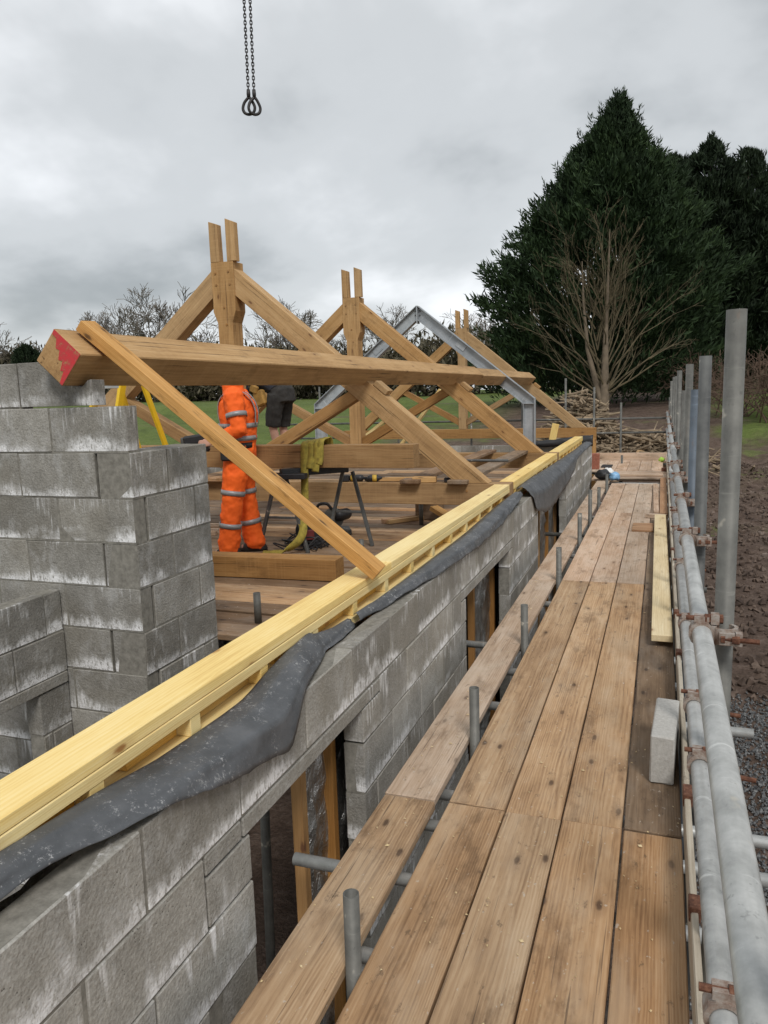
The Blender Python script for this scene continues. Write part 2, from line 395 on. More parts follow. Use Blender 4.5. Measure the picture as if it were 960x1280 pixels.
c = N.ramp(N.noise(v, 60, 5, 0.7), [(0.3,(0.05,0.02,0.012)), (0.5,(0.12,0.047,0.025)), (0.72,(0.23,0.11,0.065))])
N.bump(N.noise(v, 120, 4, 0.7), 0.5, 0.003)
M['rust'] = N.done(c, 0.85, 0.1)
N = NT('coupler_steel'); v = N.objvec()
c = N.ramp(N.noise(v, 50, 5, 0.7), [(0.3,(0.16,0.08,0.05)), (0.5,(0.30,0.24,0.20)), (0.72,(0.42,0.40,0.37))])
M['coupler'] = N.done(c, 0.7, 0.2)
N = NT('membrane'); p = N.pos()
sp = N.math('ADD', N.math('MULTIPLY', N.noise(p, 95, 5, 0.85), 0.6), N.math('MULTIPLY', N.noise(p, 26, 4, 0.7), 0.4)); du = N.noise(p, 7, 5, 0.6); pt = N.noise(p, 3.1, 2, 0.5)
c = N.ramp(du, [(0.3,(0.052,0.056,0.061)), (0.7,(0.112,0.117,0.125))])
c = N.mix(N.math('MULTIPLY', N.sm(sp, 0.535, 0.63), N.sm(pt, 0.34, 0.58)), c, (0.40,0.40,0.40))
N.bump(N.math('ADD', N.math('MULTIPLY', N.noise(p, 22, 4, 0.6), 0.8), N.math('MULTIPLY', sp, 0.15)), 0.35, 0.01)
M['membrane'] = N.done(c, 0.55, 0, 0.45)
N = NT('black_sheet'); M['black_sheet'] = N.done((0.018,0.018,0.02), 0.5)
N = NT('foil'); p = N.pos()
N.bump(N.noise(p, 11, 5, 0.65, 0.8), 0.9, 0.05)
M['foil'] = N.done(N.ramp(N.noise(p, 5, 3, 0.5), [(0.35,(0.30,0.29,0.27)), (0.65,(0.58,0.58,0.57))]), 0.3, 0.9)
def plain(name, col, rough=0.6, met=0.0, var=0.2, scale=12, bump=0.0):
    N = NT(name); v = N.objvec(False)
    f = N.noise(v, scale, 4, 0.6)
    c = N.ramp(f, [(0.3, tuple(x*(1-var) for x in col)), (0.7, tuple(min(1, x*(1+var)) for x in col))])
    if bump: N.bump(f, bump, 0.01)
    return N.done(c, rough, met)
M['black'] = plain('black_plastic', (0.02,0.02,0.022), 0.5)
M['chain'] = plain('chain_steel', (0.045,0.042,0.042), 0.55, 0.5)
M['yellow'] = plain('yellow_fibreglass', (0.80,0.52,0.02), 0.45, 0, 0.08)
M['white'] = plain('white_label', (0.75,0.75,0.73), 0.5, 0, 0.05)
M['strap'] = plain('olive_webbing', (0.28,0.22,0.035), 0.85, 0, 0.35, 25)
M['drill_yellow'] = plain('tool_yellow', (0.55,0.36,0.05), 0.6)
M['dark_red'] = plain('dark_red_plastic', (0.12,0.02,0.02), 0.5)
M['brick_red'] = plain('brick_red', (0.30,0.11,0.07), 0.9, 0, 0.3, 30)
M['blue_plastic'] = plain('blue_plastic', (0.22,0.42,0.65), 0.4, 0, 0.2, 20)
M['red_paint'] = None
N = NT('red_paint'); v = N.objvec(False)
f = N.noise(v, 30, 5, 0.7)
M['red_paint'] = N.done(N.ramp(f, [(0.38,(0.62,0.03,0.04)), (0.55,(0.50,0.05,0.05)), (0.66,(0.42,0.2,0.09))]), 0.6)
M['orange'] = plain('hi_vis_orange', (1.0,0.135,0.010), 0.8, 0, 0.10, 7, 0.3)
M['tape'] = plain('reflective_tape', (0.30,0.30,0.305), 0.45, 0.2, 0.2, 20)
M['skin'] = plain('skin', (0.52,0.29,0.21), 0.6, 0, 0.1)
M['navy'] = plain('navy_cloth', (0.016,0.018,0.026), 0.85, 0, 0.3, 14, 0.3)
M['grey_cloth'] = plain('charcoal_cloth', (0.028,0.026,0.024), 0.9, 0, 0.35, 14, 0.3)
M['khaki'] = plain('khaki_leather', (0.38,0.21,0.05), 0.8, 0, 0.3)
M['hair'] = plain('hair', (0.05,0.03,0.02), 0.7)
M['boot'] = plain('boot_leather', (0.02,0.018,0.016), 0.6)

# ------------------------------------------------------------------ terrain
def sstep(a, b, x):
    t = min(1, max(0, (x-a)/(b-a))); return t*t*(3-2*t)
def ground_z(x, y):
    rise = 2.35*sstep(19, 44, y + 0.22*max(0, -x-9))
    far = max(0, math.hypot(x, y)-46)
    z = -1.6 + rise + 0.009*min(far, 90)
    if z < 20:
        k = 1.0 if far < 60 else 3
        rough = 0.26 if (x > 0.4 and 8 < y < 34) else 0.05
        z += rough*(mnoise.noise(Vector((x*0.6, y*0.6, 1.3))) + 0.5*mnoise.noise(Vector((x*1.9, y*1.9, 4.1)))) * min(1, max(0.15, (abs(x)+max(0, y-14))/6))
        # spoil heaps thrown up on the grass beyond the far wall
        z += 0.7*math.exp(-((x+29)/4.5)**2-((y-40)/1.8)**2) + 0.75*math.exp(-((x+17)/4.0)**2-((y-44)/2)**2)
    return z
def axis(lo, hi, step, far, grow=1.22):
    a = list(np.arange(lo, hi+1e-6, step)); s = step; x = hi
    while x < far: s *= grow; x += s; a.append(x)
    s = step; x = lo; pre = []
    while x > -far: s *= grow; x -= s; pre.append(x)
    return pre[::-1]+a
gx = axis(-14, 12, 0.3, 900); gy = axis(-2, 46, 0.3, 900)
gv = [(x, y, ground_z(x, y)) for y in gy for x in gx]
nx = len(gx)
gf = [(j*nx+i, j*nx+i+1, (j+1)*nx+i+1, (j+1)*nx+i) for j in range(len(gy)-1) for i in range(nx-1)]
N = NT('earth_and_grass'); p = N.pos()
sx = N.n('ShaderNodeSeparateXYZ', {0: p})
n1 = N.noise(p, 0.35, 5, 0.65); n2 = N.noise(p, 3.0, 6, 0.7); n3 = N.noise(p, 22, 4, 0.7)
mud = N.ramp(N.math('ADD', N.math('MULTIPLY', n2, 0.6), N.math('MULTIPLY', n3, 0.4)), [(0.34,(0.045,0.029,0.021)), (0.5,(0.105,0.072,0.055)), (0.66,(0.19,0.142,0.115))])
mud = N.mix(N.math('MULTIPLY', N.sm(n1, 0.5, 0.68), 0.5), mud, (0.10,0.085,0.045))
gr = N.ramp(N.math('ADD', N.math('MULTIPLY', n1, 0.35), N.math('ADD', N.math('MULTIPLY', n2, 0.3), N.math('MULTIPLY', n3, 0.35))), [(0.38,(0.055,0.078,0.018)), (0.52,(0.105,0.145,0.032)), (0.66,(0.17,0.205,0.062))])
leftm = N.sm(N.math('ADD', sx.outputs['X'], N.math('MULTIPLY', n1, 5.0)), -7.5, -9.5)
fary = N.math('MULTIPLY', N.sm(N.math('ADD', sx.outputs['Y'], N.math('MULTIPLY', n1, 16.0)), 38.0, 43.0), N.math('MAXIMUM', N.sm(sx.outputs['X'], -6.0, -10.0), N.sm(N.math('ADD', sx.outputs['X'], N.math('MULTIPLY', n1, 4.0)), 3.5, 5.5)))
patchy = N.math('MULTIPLY', N.sm(n1, 0.60, 0.66), N.sm(sx.outputs['Y'], 12.0, 17.0))
gm = N.math('MAXIMUM', N.math('MAXIMUM', leftm, fary), N.math('MULTIPLY', patchy, 0.6))
zz = N.math('MULTIPLY', N.sm(N.noise(N.map(p, (0.05, 0.6, 0.6)), 1.0, 3, 0.5), 0.62, 0.68), N.sm(sx.outputs['Y'], 30.0, 40.0))
gm = N.math('MULTIPLY', gm, N.math('SUBTRACT', 1.0, N.math('MULTIPLY', zz, 0.8)))
c = N.mix(gm, mud, gr)
N.bump(N.math('ADD', N.math('MULTIPLY', n2, 0.6), N.math('MULTIPLY', n3, 0.5)), 0.9, 0.09)
M['ground'] = N.done(c, 0.92, 0, 0.25)
add('ground', raw_mesh(gv, gf, 'ground', True), M['ground'], kind='structure')

# grey chippings beside the scaffold
def stones(name, n, fn, smin, smax, mat, **kw):
    rr = random.Random(5); vs_, fs = [], []
    for _ in range(n):
        x, y, z = fn(rr); s = rr.uniform(smin, smax); b0 = len(vs_)
        rot = Euler((rr.uniform(0,6), rr.uniform(0,6), rr.uniform(0,6))).to_matrix()
        for q in ((1,0,0),(-1,0,0),(0,1,0),(0,-1,0),(0,0,0.7),(0,0,-0.7)):
            w = rot @ (Vector(q)*s*rr.uniform(0.6,1.2)); vs_.append((x+w.x, y+w.y, z+w.z))
        for f in ((0,2,4),(2,1,4),(1,3,4),(3,0,4),(2,0,5),(1,2,5),(3,1,5),(0,3,5)): fs.append(tuple(b0+i for i in f))
    return add(name, raw_mesh(vs_, fs, name), mat, **kw)
N = NT('stone_chippings'); p = N.pos()
M['gravel'] = N.done(N.ramp(N.noise(p, 38, 2, 0.5), [(0.32,(0.045,0.047,0.05)), (0.55,(0.125,0.128,0.13)), (0.75,(0.30,0.30,0.29))]), 0.85)
def gfn(rr):
    while True:
        x, y = rr.uniform(0.2, 3.6), rr.uniform(2.2, 9.2)
        if y < 8.3 + 0.9*mnoise.noise(Vector((x*1.3, y*0.7, 0))) + rr.gauss(0, 0.25): return x, y, ground_z(x, y)+0.012
stones('gravel', 26000, gfn, 0.010, 0.026, M['gravel'], label='loose grey stone chippings on the ground beside the scaffold', cat='gravel', kind='stuff')
def rub(rr):
    x, y = rr.uniform(0.4, 6), rr.uniform(8.3, 28); return x, y, ground_z(x, y)+0.02
N = NT('clods'); p = N.pos()
M['clod'] = N.done(N.ramp(N.noise(p, 3, 3, 0.5), [(0.3,(0.05,0.033,0.025)), (0.6,(0.13,0.092,0.07)), (0.8,(0.26,0.21,0.18))]), 0.95)
stones('soil_clods', 4500, rub, 0.02, 0.085, M['clod'], label='clods of brown earth and stones strewn over the churned mud', cat='soil', kind='stuff')

# ------------------------------------------------------------------ block walls
PITCH, MOD = 0.2425, 0.4835
def wall_blocks(root, ax, face, thick, rows, start, end, first, mat, cuts=(), ends=None, sgn=1):
    """ax 'Y': wall runs along Y with its outer face at X = face (body towards -X); ax 'X': runs along X with face at Y = face (body towards +Y).
    rows: list of (z_top, height); cuts: (a, b, z0, z1) openings; ends: per-row override of (start, end)"""
    cores = bmesh.new()
    for r, (zt, hh) in enumerate(rows):
        s, e_ = ends[r] if ends else (start, end)
        iv = [(s, e_)]
        for (a, b, z0, z1) in cuts:
            if zt-hh < z1-0.02 and zt > z0+0.02:
                new = []
                for (p_, q) in iv:
                    if b <= p_ or a >= q: new.append((p_, q)); continue
                    if a > p_: new.append((p_, a))
                    if b < q: new.append((b, q))
                iv = new
        for (p_, q) in iv:
            if q-p_ < 0.03: continue
            off = first + (MOD/2 if r % 2 else 0)
            k = math.floor((p_-off)/MOD)
            js = [p_] + [off+MOD*i for i in range(k, k+200) if p_+0.07 < off+MOD*i < q-0.07] + [q]
            for a, b in zip(js[:-1], js[1:]):
                L = b-a-0.009; var = random.randint(0, 3)
                if a == p_ and b == q: L = b-a
                me = box_mesh(round(L, 2), thick, hh-0.009, 0.004, var, 0.0018)
                c_ = (a+b)/2
                if ax == 'Y':
                    mt = T(face-thick/2+random.uniform(-0.0035,0.0035), c_, zt-hh/2) @ Matrix.Rotation(math.pi/2+random.gauss(0,0.002), 4, 'Z')
                else:
                    mt = T(c_, face+thick/2+random.uniform(-0.0035,0.0035), zt-hh/2) @ Matrix.Rotation(random.gauss(0,0.002), 4, 'Z')
                add('block', me, mat, root, mt)
            mb = bmesh.ops.create_cube(cores, size=1.0)['verts']
            ii = 0.0045
            if ax == 'Y':
                bmesh.ops.scale(cores, vec=(thick-2*ii, q-p_-2*ii, hh-0.0006*(r+1)), verts=mb); bmesh.ops.translate(cores, vec=(face-thick/2, (p_+q)/2, zt-hh/2-0.004), verts=mb)
            else:
                bmesh.ops.scale(cores, vec=(q-p_-2*ii, thick-2*ii, hh-0.0006*(r+1)), verts=mb); bmesh.ops.translate(cores, vec=((p_+q)/2, face+thick/2, zt-hh/2-0.004), verts=mb)
    add('mortar', mesh_of(cores), M['mortar'], root)
XW = -1.235
rows = [(0.612-PITCH*k, PITCH) for k in range(9)]
rows[0] = (0.612, 0.244); rows[1] = (0.368, 0.2405)
for k in range(2, 9): rows[k] = (0.1275-PITCH*(k-2), PITCH)
ow = thing('outer_wall', 'long grey concrete block wall with openings under the yellow wall plate', 'wall', (XW-0.05, 7, -1.6))
cuts = [(2.02, 3.03, -1.3, 0.28), (1.755, 3.265, 0.128, 0.368), (4.99, 6.60, -1.3, 0.368), (6.59, 6.76, 0.28, 0.368), (4.86, 5.0, 0.28, 0.368), (8.27, 10.9, -1.3, 0.63)]
wall_blocks(ow, 'Y', XW, 0.10, rows, -0.9, 15.1, 1.495, M['block'], cuts)
def yblk(root, a, b, z0, z1, face=XW, thick=0.10, mat=None, name='block'):
    add(name, box_mesh(round(b-a-0.01, 3), thick, round(z1-z0-0.008, 3), 0.0045, 1, 0.0014), mat or M['block'], root, T(face-thick/2, (a+b)/2, (z0+z1)/2) @ Matrix.Rotation(math.pi/2, 4, 'Z'))
yblk(ow, 1.757, 1.972, 0.296, 0.368); yblk(ow, 1.757, 2.022, 0.128, 0.292); yblk(ow, 3.03, 3.265, 0.128, 0.292)
yblk(ow, 1.974, 3.265, 0.294, 0.364, XW+0.002, 0.10, None, 'lintel'); yblk(ow, 4.865, 6.755, 0.292, 0.364, XW+0.002, 0.10, None, 'lintel')
yblk(ow, 4.865, 4.99, 0.128, 0.290); yblk(ow, 6.60, 6.755, 0.128, 0.290)

YG = 3.3
gw = thing('gable_wall', 'stepped grey block gable wall carrying the red-ended purlin', 'wall', (-5.0, YG+0.05, -1.6))
GP = 0.2437
grows = [(1.92-GP*k, GP) for k in range(14)]
gends = [(-7.6, -3.29), (-7.6, -2.605)] + [(-7.6, -2.60 if k % 2 else -2.822) for k in range(12)]
wall_blocks(gw, 'X', YG, 0.10, grows, -7.6, -2.6, -2.86, M['block_g'], (), gends)
prism('block', [(-3.284,1.681),(-2.80,1.681),(-2.80,1.815),(-2.825,1.812),(-2.85,1.79),(-2.872,1.776),(-2.885,1.778),(-3.064,1.917),(-3.284,1.917)], YG, YG+0.10, M['block_g'], gw, 0, 0.002)
rw = thing('return_wall', 'block return wall behind the gable corner with white lime streaks', 'wall', (-2.65, 3.7, -1.6))
wall_blocks(rw, 'Y', -2.598, 0.215, [(1.432-GP*k, GP) for k in range(12)], YG, 4.02, 3.62, M['block_g'], (), [(YG+0.108 if k % 2 else YG-0.001, 4.02) for k in range(12)])
lw = thing('low_wall', 'low block wall with lintel standing against the foot of the gable', 'wall', (-3.19, 2.3, -1.6))
wall_blocks(lw, 'Y', -3.135, 0.10, [(0.676-0.237*k, 0.237) for k in range(2)], 1.4, YG-0.006, 3.17, M['block_g'])
yblk(lw, 1.4, YG-0.008, 0.135, 0.205, -3.130, 0.11, M['block_g'], 'lintel')
wall_blocks(lw, 'Y', -3.137, 0.10, [(0.135-0.237*k, 0.237) for k in range(7)], 3.07, YG-0.006, 0.0, M['block_g'])
cw = thing('cross_wall', 'grey block end wall between the steel column and the corner', 'wall', (-4.4, 15.0, -1.6))
wall_blocks(cw, 'X', 15.0, 0.10, [(0.60-PITCH*k, PITCH) for k in range(5)], -7.6, -1.345, -1.34, M['block'])
bw = thing('rear_wall', 'grey block wall on the far side under the truss feet', 'wall', (-7.65, 9, -1.6))
wall_blocks(bw, 'Y', -7.45, 0.10, [(0.55-PITCH*k, PITCH) for k in range(5)], 3.42, 14.98, 3.6, M['block'])

# ------------------------------------------------------------------ timber frame inside the block wall
tf = thing('softwood_wall', 'yellow softwood wall plate and studs lining the block wall', 'timber frame', (-1.46, 7, -1.55))
segs = [(-0.9, 7.425), (7.675, 11.075), (11.325, 14.85)]
for a, b in segs:
    cutsY = [a, 3.9, b] if a < 0 else [a, b]
    for a_, b_ in zip(cutsY[:-1], cutsY[1:]): timber('top_plate', (-1.46, a_+0.0015, 0.7555), (-1.46, b_-0.0015, 0.7555), 0.150, 0.039, M['pine'], tf, bev=0.003, jit=0.0008, var=int(b_*7), seg=10)
    timber('top_plate', (-1.4585, a+0.004, 0.7150), (-1.4585, b-0.004, 0.7150), 0.149, 0.039, M['pine'], tf, bev=0.003)
    timber('bottom_plate', (-1.459, a+0.002, 0.612), (-1.459, b-0.002, 0.612), 0.148, 0.04, M['pine'], tf, bev=0.003)
    y = a+0.12; k = 0
    while y < b-0.05:
        timber('packer', (-1.46, y-0.028, 0.6637), (-1.46, y+0.028, 0.6637), 0.146, 0.0615, M['pine'], tf, bev=0.002)
        nxt = min(y+0.46, b)
        a1, b1 = y+0.03, nxt-0.03
        if k in (5, 7): a1 += 0.15
        if b1-a1 > 0.05: timber('backing_board', (-1.475, a1, 0.6637), (-1.475, b1, 0.6637), 0.07, 0.0605, M['pine_shade'], tf, bev=0.002)
        y += 0.46; k += 1
studs = [-0.7,-0.1,0.5,1.1,1.6,2.715,3.03,3.6,4.2,4.8,5.87,6.66,7.3,7.9,8.5,9.43,10.2,11.05,11.7,12.3,12.9,13.5,14.1,14.75]
for y in studs:
    timber('stud', (-1.412, y, -1.55), (-1.412, y, 0.588), 0.05, 0.05, M['stud'], tf, upv=(1,0,0), bev=0.002)
def foil(y0, y1):
    n, m = 10, 24; v_ = []; fs = []
    for j in range(m+1):
        for i in range(n+1):
            y = y0+(y1-y0)*i/n; z = -1.5+2.06*j/m
            v_.append((-1.425+0.022*mnoise.noise(Vector((y*6, z*5, 2.0)))+0.018*mnoise.noise(Vector((y*17, z*13, 5.0))), y, z))
    for j in range(m):
        for i in range(n): a = j*(n+1)+i; fs.append((a, a+1, a+n+2, a+n+1))
    add('foil_panel', raw_mesh(v_, fs, 'foil'), M['foil'], tf)
for a, b in zip(studs[:-1], studs[1:]):
    if (a, b) in ((1.6, 2.715), (4.8, 5.87)): continue
    foil(a+0.026, b-0.026)

# ------------------------------------------------------------------ damp proof membrane
def sheet(name, secs, mat, label, cat, amp=0.012, parent=None, group=None):
    nc = 14; vs_, fs = [], []
    ys = [s[0] for s in secs]
    rowsY = np.arange(ys[0], ys[-1]+1e-6, 0.035)
    ctrl = [[Vector((x, s[0], z)) for (x, z) in s[1:]] for s in secs]
    for y in rowsY:
        i = max(0, min(len(ys)-2, int(np.searchsorted(ys, y)-1))); t = (y-ys[i])/(ys[i+1]-ys[i])
        c4 = [ctrl[i][k].lerp(ctrl[i+1][k], t) for k in range(len(ctrl[i]))]
        c4[1] = c4[1].lerp(c4[0].lerp(c4[3], 0.33), 0.35); c4[2] = c4[2].lerp(c4[0].lerp(c4[3], 0.70), 0.25)
        pts = [c4[j].lerp(c4[j+1], q/5) for j in range(3) for q in range(5)]+[c4[3]]
        for k, p_ in enumerate(pts):
            u = k/(len(pts)-1)
            w = amp*(0.25+u)*(0.8*mnoise.noise(Vector((y*2.6, u*1.3, 3.3)))+0.9*(0.35-abs(mnoise.noise(Vector((y*3.3+u*2.2, u*2.0, 9.1)))))+0.5*(0.3-abs(mnoise.noise(Vector((y*9-u*4, u*4.5, 1.1))))))
            ed = (0.018*mnoise.noise(Vector((y*4.3, 8.8, 0)))+0.006*mnoise.noise(Vector((y*23, 2.8, 0))))*u
            vs_.append((p_.x+w*0.8, y, p_.z+w*0.7+ed))
    n = len(pts)
    for j in range(len(rowsY)-1):
        for k in range(n-1): a = j*n+k; fs.append((a, a+1, a+n+1, a+n))
    o = add(name, raw_mesh(vs_, fs, name, True), mat, parent, I4, label, cat, group)
    s = o.modifiers.new('thick', 'SOLIDIFY'); s.thickness = 0.002
    return o
sheet('damp_proof_membrane', [
    (-0.9, (-1.376,0.71),(-1.35,0.735),(-1.325,0.715),(-1.315,0.67)),
    (1.15, (-1.376,0.712),(-1.335,0.715),(-1.310,0.70),(-1.292,0.672)),
    (1.5, (-1.376,0.685),(-1.31,0.685),(-1.262,0.668),(-1.228,0.64)),
    (1.75, (-1.376,0.655),(-1.29,0.668),(-1.222,0.648),(-1.205,0.575)),
    (1.97, (-1.376,0.645),(-1.28,0.666),(-1.205,0.642),(-1.198,0.525)),
    (2.12, (-1.376,0.640),(-1.275,0.668),(-1.197,0.642),(-1.196,0.505)),
    (2.24, (-1.376,0.640),(-1.27,0.682),(-1.188,0.640),(-1.190,0.482)),
    (2.31, (-1.376,0.650),(-1.28,0.690),(-1.192,0.660),(-1.188,0.560)),
    (2.42, (-1.376,0.675),(-1.29,0.705),(-1.215,0.675),(-1.205,0.618)),
    (2.60, (-1.376,0.700),(-1.315,0.705),(-1.262,0.672),(-1.252,0.640)),
    (2.80, (-1.376,0.715),(-1.345,0.700),(-1.315,0.660),(-1.305,0.628)),
    (2.86, (-1.376,0.690),(-1.35,0.668),(-1.335,0.640),(-1.325,0.621)),
    (3.05, (-1.376,0.66),(-1.355,0.652),(-1.33,0.632),(-1.315,0.619)),
    (3.25, (-1.376,0.65),(-1.36,0.652),(-1.345,0.635),(-1.338,0.620))],
    M['membrane'], 'dusty black membrane drooping in a fold over the wall top below the prop', 'membrane', 0.014)
sheet('damp_proof_membrane', [
    (3.3, (-1.376,0.65),(-1.36,0.668),(-1.345,0.65),(-1.335,0.622)),
    (3.75, (-1.376,0.63),(-1.34,0.675),(-1.30,0.665),(-1.282,0.625)),
    (4.5, (-1.376,0.63),(-1.31,0.69),(-1.235,0.675),(-1.216,0.615)),
    (5.4, (-1.376,0.63),(-1.30,0.69),(-1.215,0.665),(-1.208,0.588)),
    (6.1, (-1.376,0.65),(-1.30,0.705),(-1.215,0.675),(-1.206,0.605)),
    (6.9, (-1.376,0.67),(-1.31,0.725),(-1.24,0.715),(-1.218,0.665)),
    (7.42, (-1.376,0.67),(-1.32,0.725),(-1.27,0.72),(-1.25,0.68))],
    M['membrane'], 'narrow rumpled strip of black membrane along the wall top between prop and first truss', 'membrane', 0.012)
sheet('damp_proof_membrane', [
    (7.7, (-1.376,0.69),(-1.31,0.73),(-1.26,0.70),(-1.235,0.655)),
    (8.05, (-1.376,0.70),(-1.30,0.73),(-1.215,0.65),(-1.195,0.43)),
    (8.6, (-1.376,0.70),(-1.29,0.72),(-1.20,0.62),(-1.215,0.31)),
    (9.14, (-1.376,0.69),(-1.29,0.71),(-1.20,0.62),(-1.22,0.26)),
    (9.9, (-1.376,0.68),(-1.29,0.71),(-1.20,0.63),(-1.205,0.31)),
    (10.9, (-1.376,0.67),(-1.29,0.71),(-1.195,0.65),(-1.195,0.40)),
    (11.6, (-1.376,0.66),(-1.29,0.70),(-1.205,0.66),(-1.202,0.47)),
    (12.1, (-1.376,0.66),(-1.30,0.69),(-1.225,0.665),(-1.212,0.585)),
    (13.2, (-1.376,0.65),(-1.31,0.68),(-1.24,0.665),(-1.222,0.62)),
    (14.9, (-1.376,0.66),(-1.31,0.70),(-1.25,0.68),(-1.222,0.63))],
    M['membrane'], 'wide flap of black membrane hanging over the wide gap in the block wall', 'membrane', 0.02)
# black sheet along the end wall
vs_, fs = [], []
for i in range(31):
    x = -1.20-1.15*i/30
    t = i/30
    for k in range(7):
        u = k/6
        z = (0.80-0.13*t) - 0.21*(1-0.55*t)*u**1.4 + 0.02*mnoise.noise(Vector((x*6, u*3, 1)))
        vs_.append((x, 14.93-0.06*math.sin(u*2.4)+0.012*mnoise.noise(Vector((x*9, u*4, 5))), z))
for i in range(30):
    for k in range(6): a = i*7+k; fs.append((a, a+1, a+8, a+7))
o = add('black_sheet', raw_mesh(vs_, fs, 'sheet', True), M['black_sheet'], label='black plastic sheet draped along the end wall by the steel column', cat='sheet')
o.modifiers.new('thick', 'SOLIDIFY').thickness = 0.003

# ------------------------------------------------------------------ outer scaffold
sc = thing('scaffold', 'tube and board scaffold walkway with handrails running along the block wall', 'scaffold', (-0.4, 8, -1.6))
lanes = [(-0.803,-0.567),(-0.561,-0.341),(-0.335,-0.108),(-0.102,0.110)]
secs = [(-1.0,2.882,'board'),(2.890,6.796,'board'),(6.804,10.70,'board'),(10.708,13.98,'board_pale')]
vv = 0
for si, (a, b, m_) in enumerate(secs):
    for li, (x0, x1) in enumerate(lanes):
        mm = M[m_]
        if si == 2: mm = M['board_pale']
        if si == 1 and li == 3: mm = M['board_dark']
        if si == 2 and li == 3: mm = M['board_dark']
        da, db = random.uniform(-0.02,0.01), random.uniform(-0.004,0.012)
        if si == 0: da = 0; db = 0.010*(li-1.5)*-0.2
        zt = -0.019+random.uniform(-0.002,0.002); xs = (0.006 if si == 0 else 0.0)
        timber('scaffold_board', ((x0+x1)/2-xs*0.4, a+da, zt), ((x0+x1)/2+xs*0.2, b-0.002-abs(db)*0.3, zt), x1-x0-0.002, 0.038, mm, sc, bev=0.004, jit=0.0013, var=vv, seg=14); vv += 1
for a, b, m_, dx in [(-1.0,2.868,'board',0.0),(2.880,6.75,'board_pale',-0.006),(6.76,10.66,'board_pale',0.004),(10.67,14.35,'board_pale',0)]:
    timber('scaffold_board', (-0.968+dx, a, -0.019), (-0.968+dx*0.3, b, -0.019), 0.222, 0.038, M[m_], sc, jit=0.0013, var=vv, seg=14); vv += 1
# far end of the walkway
for k in range(6):
    timber('scaffold_board', (-1.22+0.232*k, 16.1, -0.019), (-1.22+0.232*k, 18.36, -0.019), 0.225, 0.038, M['board_pale'], sc, jit=0.0013, var=vv, seg=6); vv += 1
for y, z in ((14.75,-0.019),(14.98,-0.019),(15.22,-0.019),(15.46,-0.019),(15.70,-0.019),(15.93,-0.019)):
    timber('scaffold_board', (-1.2, y, z), (0.12, y, z), 0.222, 0.038, M['board_pale'], sc, jit=0.0013, var=vv, seg=4); vv += 1
for y, z in ((14.62,0.03),(14.70,0.072)):
    timber('scaffold_board', (-0.72, y, z), (0.05, y, z), 0.222, 0.038, M['board_pale'], sc, jit=0.0013, var=vv, seg=4); vv += 1
# toe boards
timber('toe_board', (0.1265, -1.0, 0.075), (0.1265, 3.05, 0.075), 0.022, 0.15, M['toe'], sc, jit=0.0012, var=3, seg=10)
timber('toe_board', (0.1275, 3.06, 0.072), (0.1275, 6.9, 0.072), 0.022, 0.15, M['toe'], sc, jit=0.0012, var=4, seg=10)
timber('toe_board', (0.1265, 6.91, 0.075), (0.1265, 10.8, 0.075), 0.022, 0.15, M['toe'], sc, jit=0.0012, var=5, seg=10)
timber('toe_board', (0.1275, 10.81, 0.075), (0.1275, 18.3, 0.075), 0.022, 0.15, M['toe'], sc, jit=0.0012, var=6, seg=10)
timber('toe_board', (-1.40, 18.40, 0.07), (0.14, 18.40, 0.07), 0.03, 0.20, M['board_pale'], sc, jit=0.0012, var=7, seg=6)
# rails and standards
XP, XR = 0.166, 0.1125
ZU, ZL = 1.055, 0.69
pipe('guard_rail', (XR-0.001, -1.2, ZU), (XR, 7.9, ZU+0.004), M['galv'], sc, n=24); pipe('guard_rail', (XR, 7.905, ZU+0.004), (XR+0.004, 18.7, ZU+0.01), M['galv'], sc)
pipe('guard_rail', (XR+0.006, -1.2, ZL-0.004), (XR+0.007, 9.2, ZL), M['galv'], sc, n=24); pipe('guard_rail', (XR+0.007, 9.205, ZL), (XR+0.006, 18.7, ZL), M['galv'], sc)
add('sleeve_coupler', pipe_mesh(0.12, 0.033, 0.008), M['galv'], sc, frame((XR, 7.84, ZU+0.004), (XR, 7.96, ZU+0.004)))
add('sleeve_coupler', pipe_mesh(0.12, 0.033, 0.008), M['galv'], sc, frame((XR+0.007, 9.14, ZL), (XR+0.007, 9.26, ZL)))
posts = [(0.72,1.9,'galv_mid'),(2.13,1.876,'galv_mid'),(3.42,1.807,'galv_dark'),(4.52,1.665,'galv_blue'),(5.60,1.826,'galv_mid'),(6.47,1.645,'galv_mid'),(8.45,1.83,'galv_mid'),(10.2,1.79,'galv_mid'),(12.6,1.8,'galv_mid'),(15.4,1.75,'galv_mid'),(18.52,1.4,'galv_mid')]
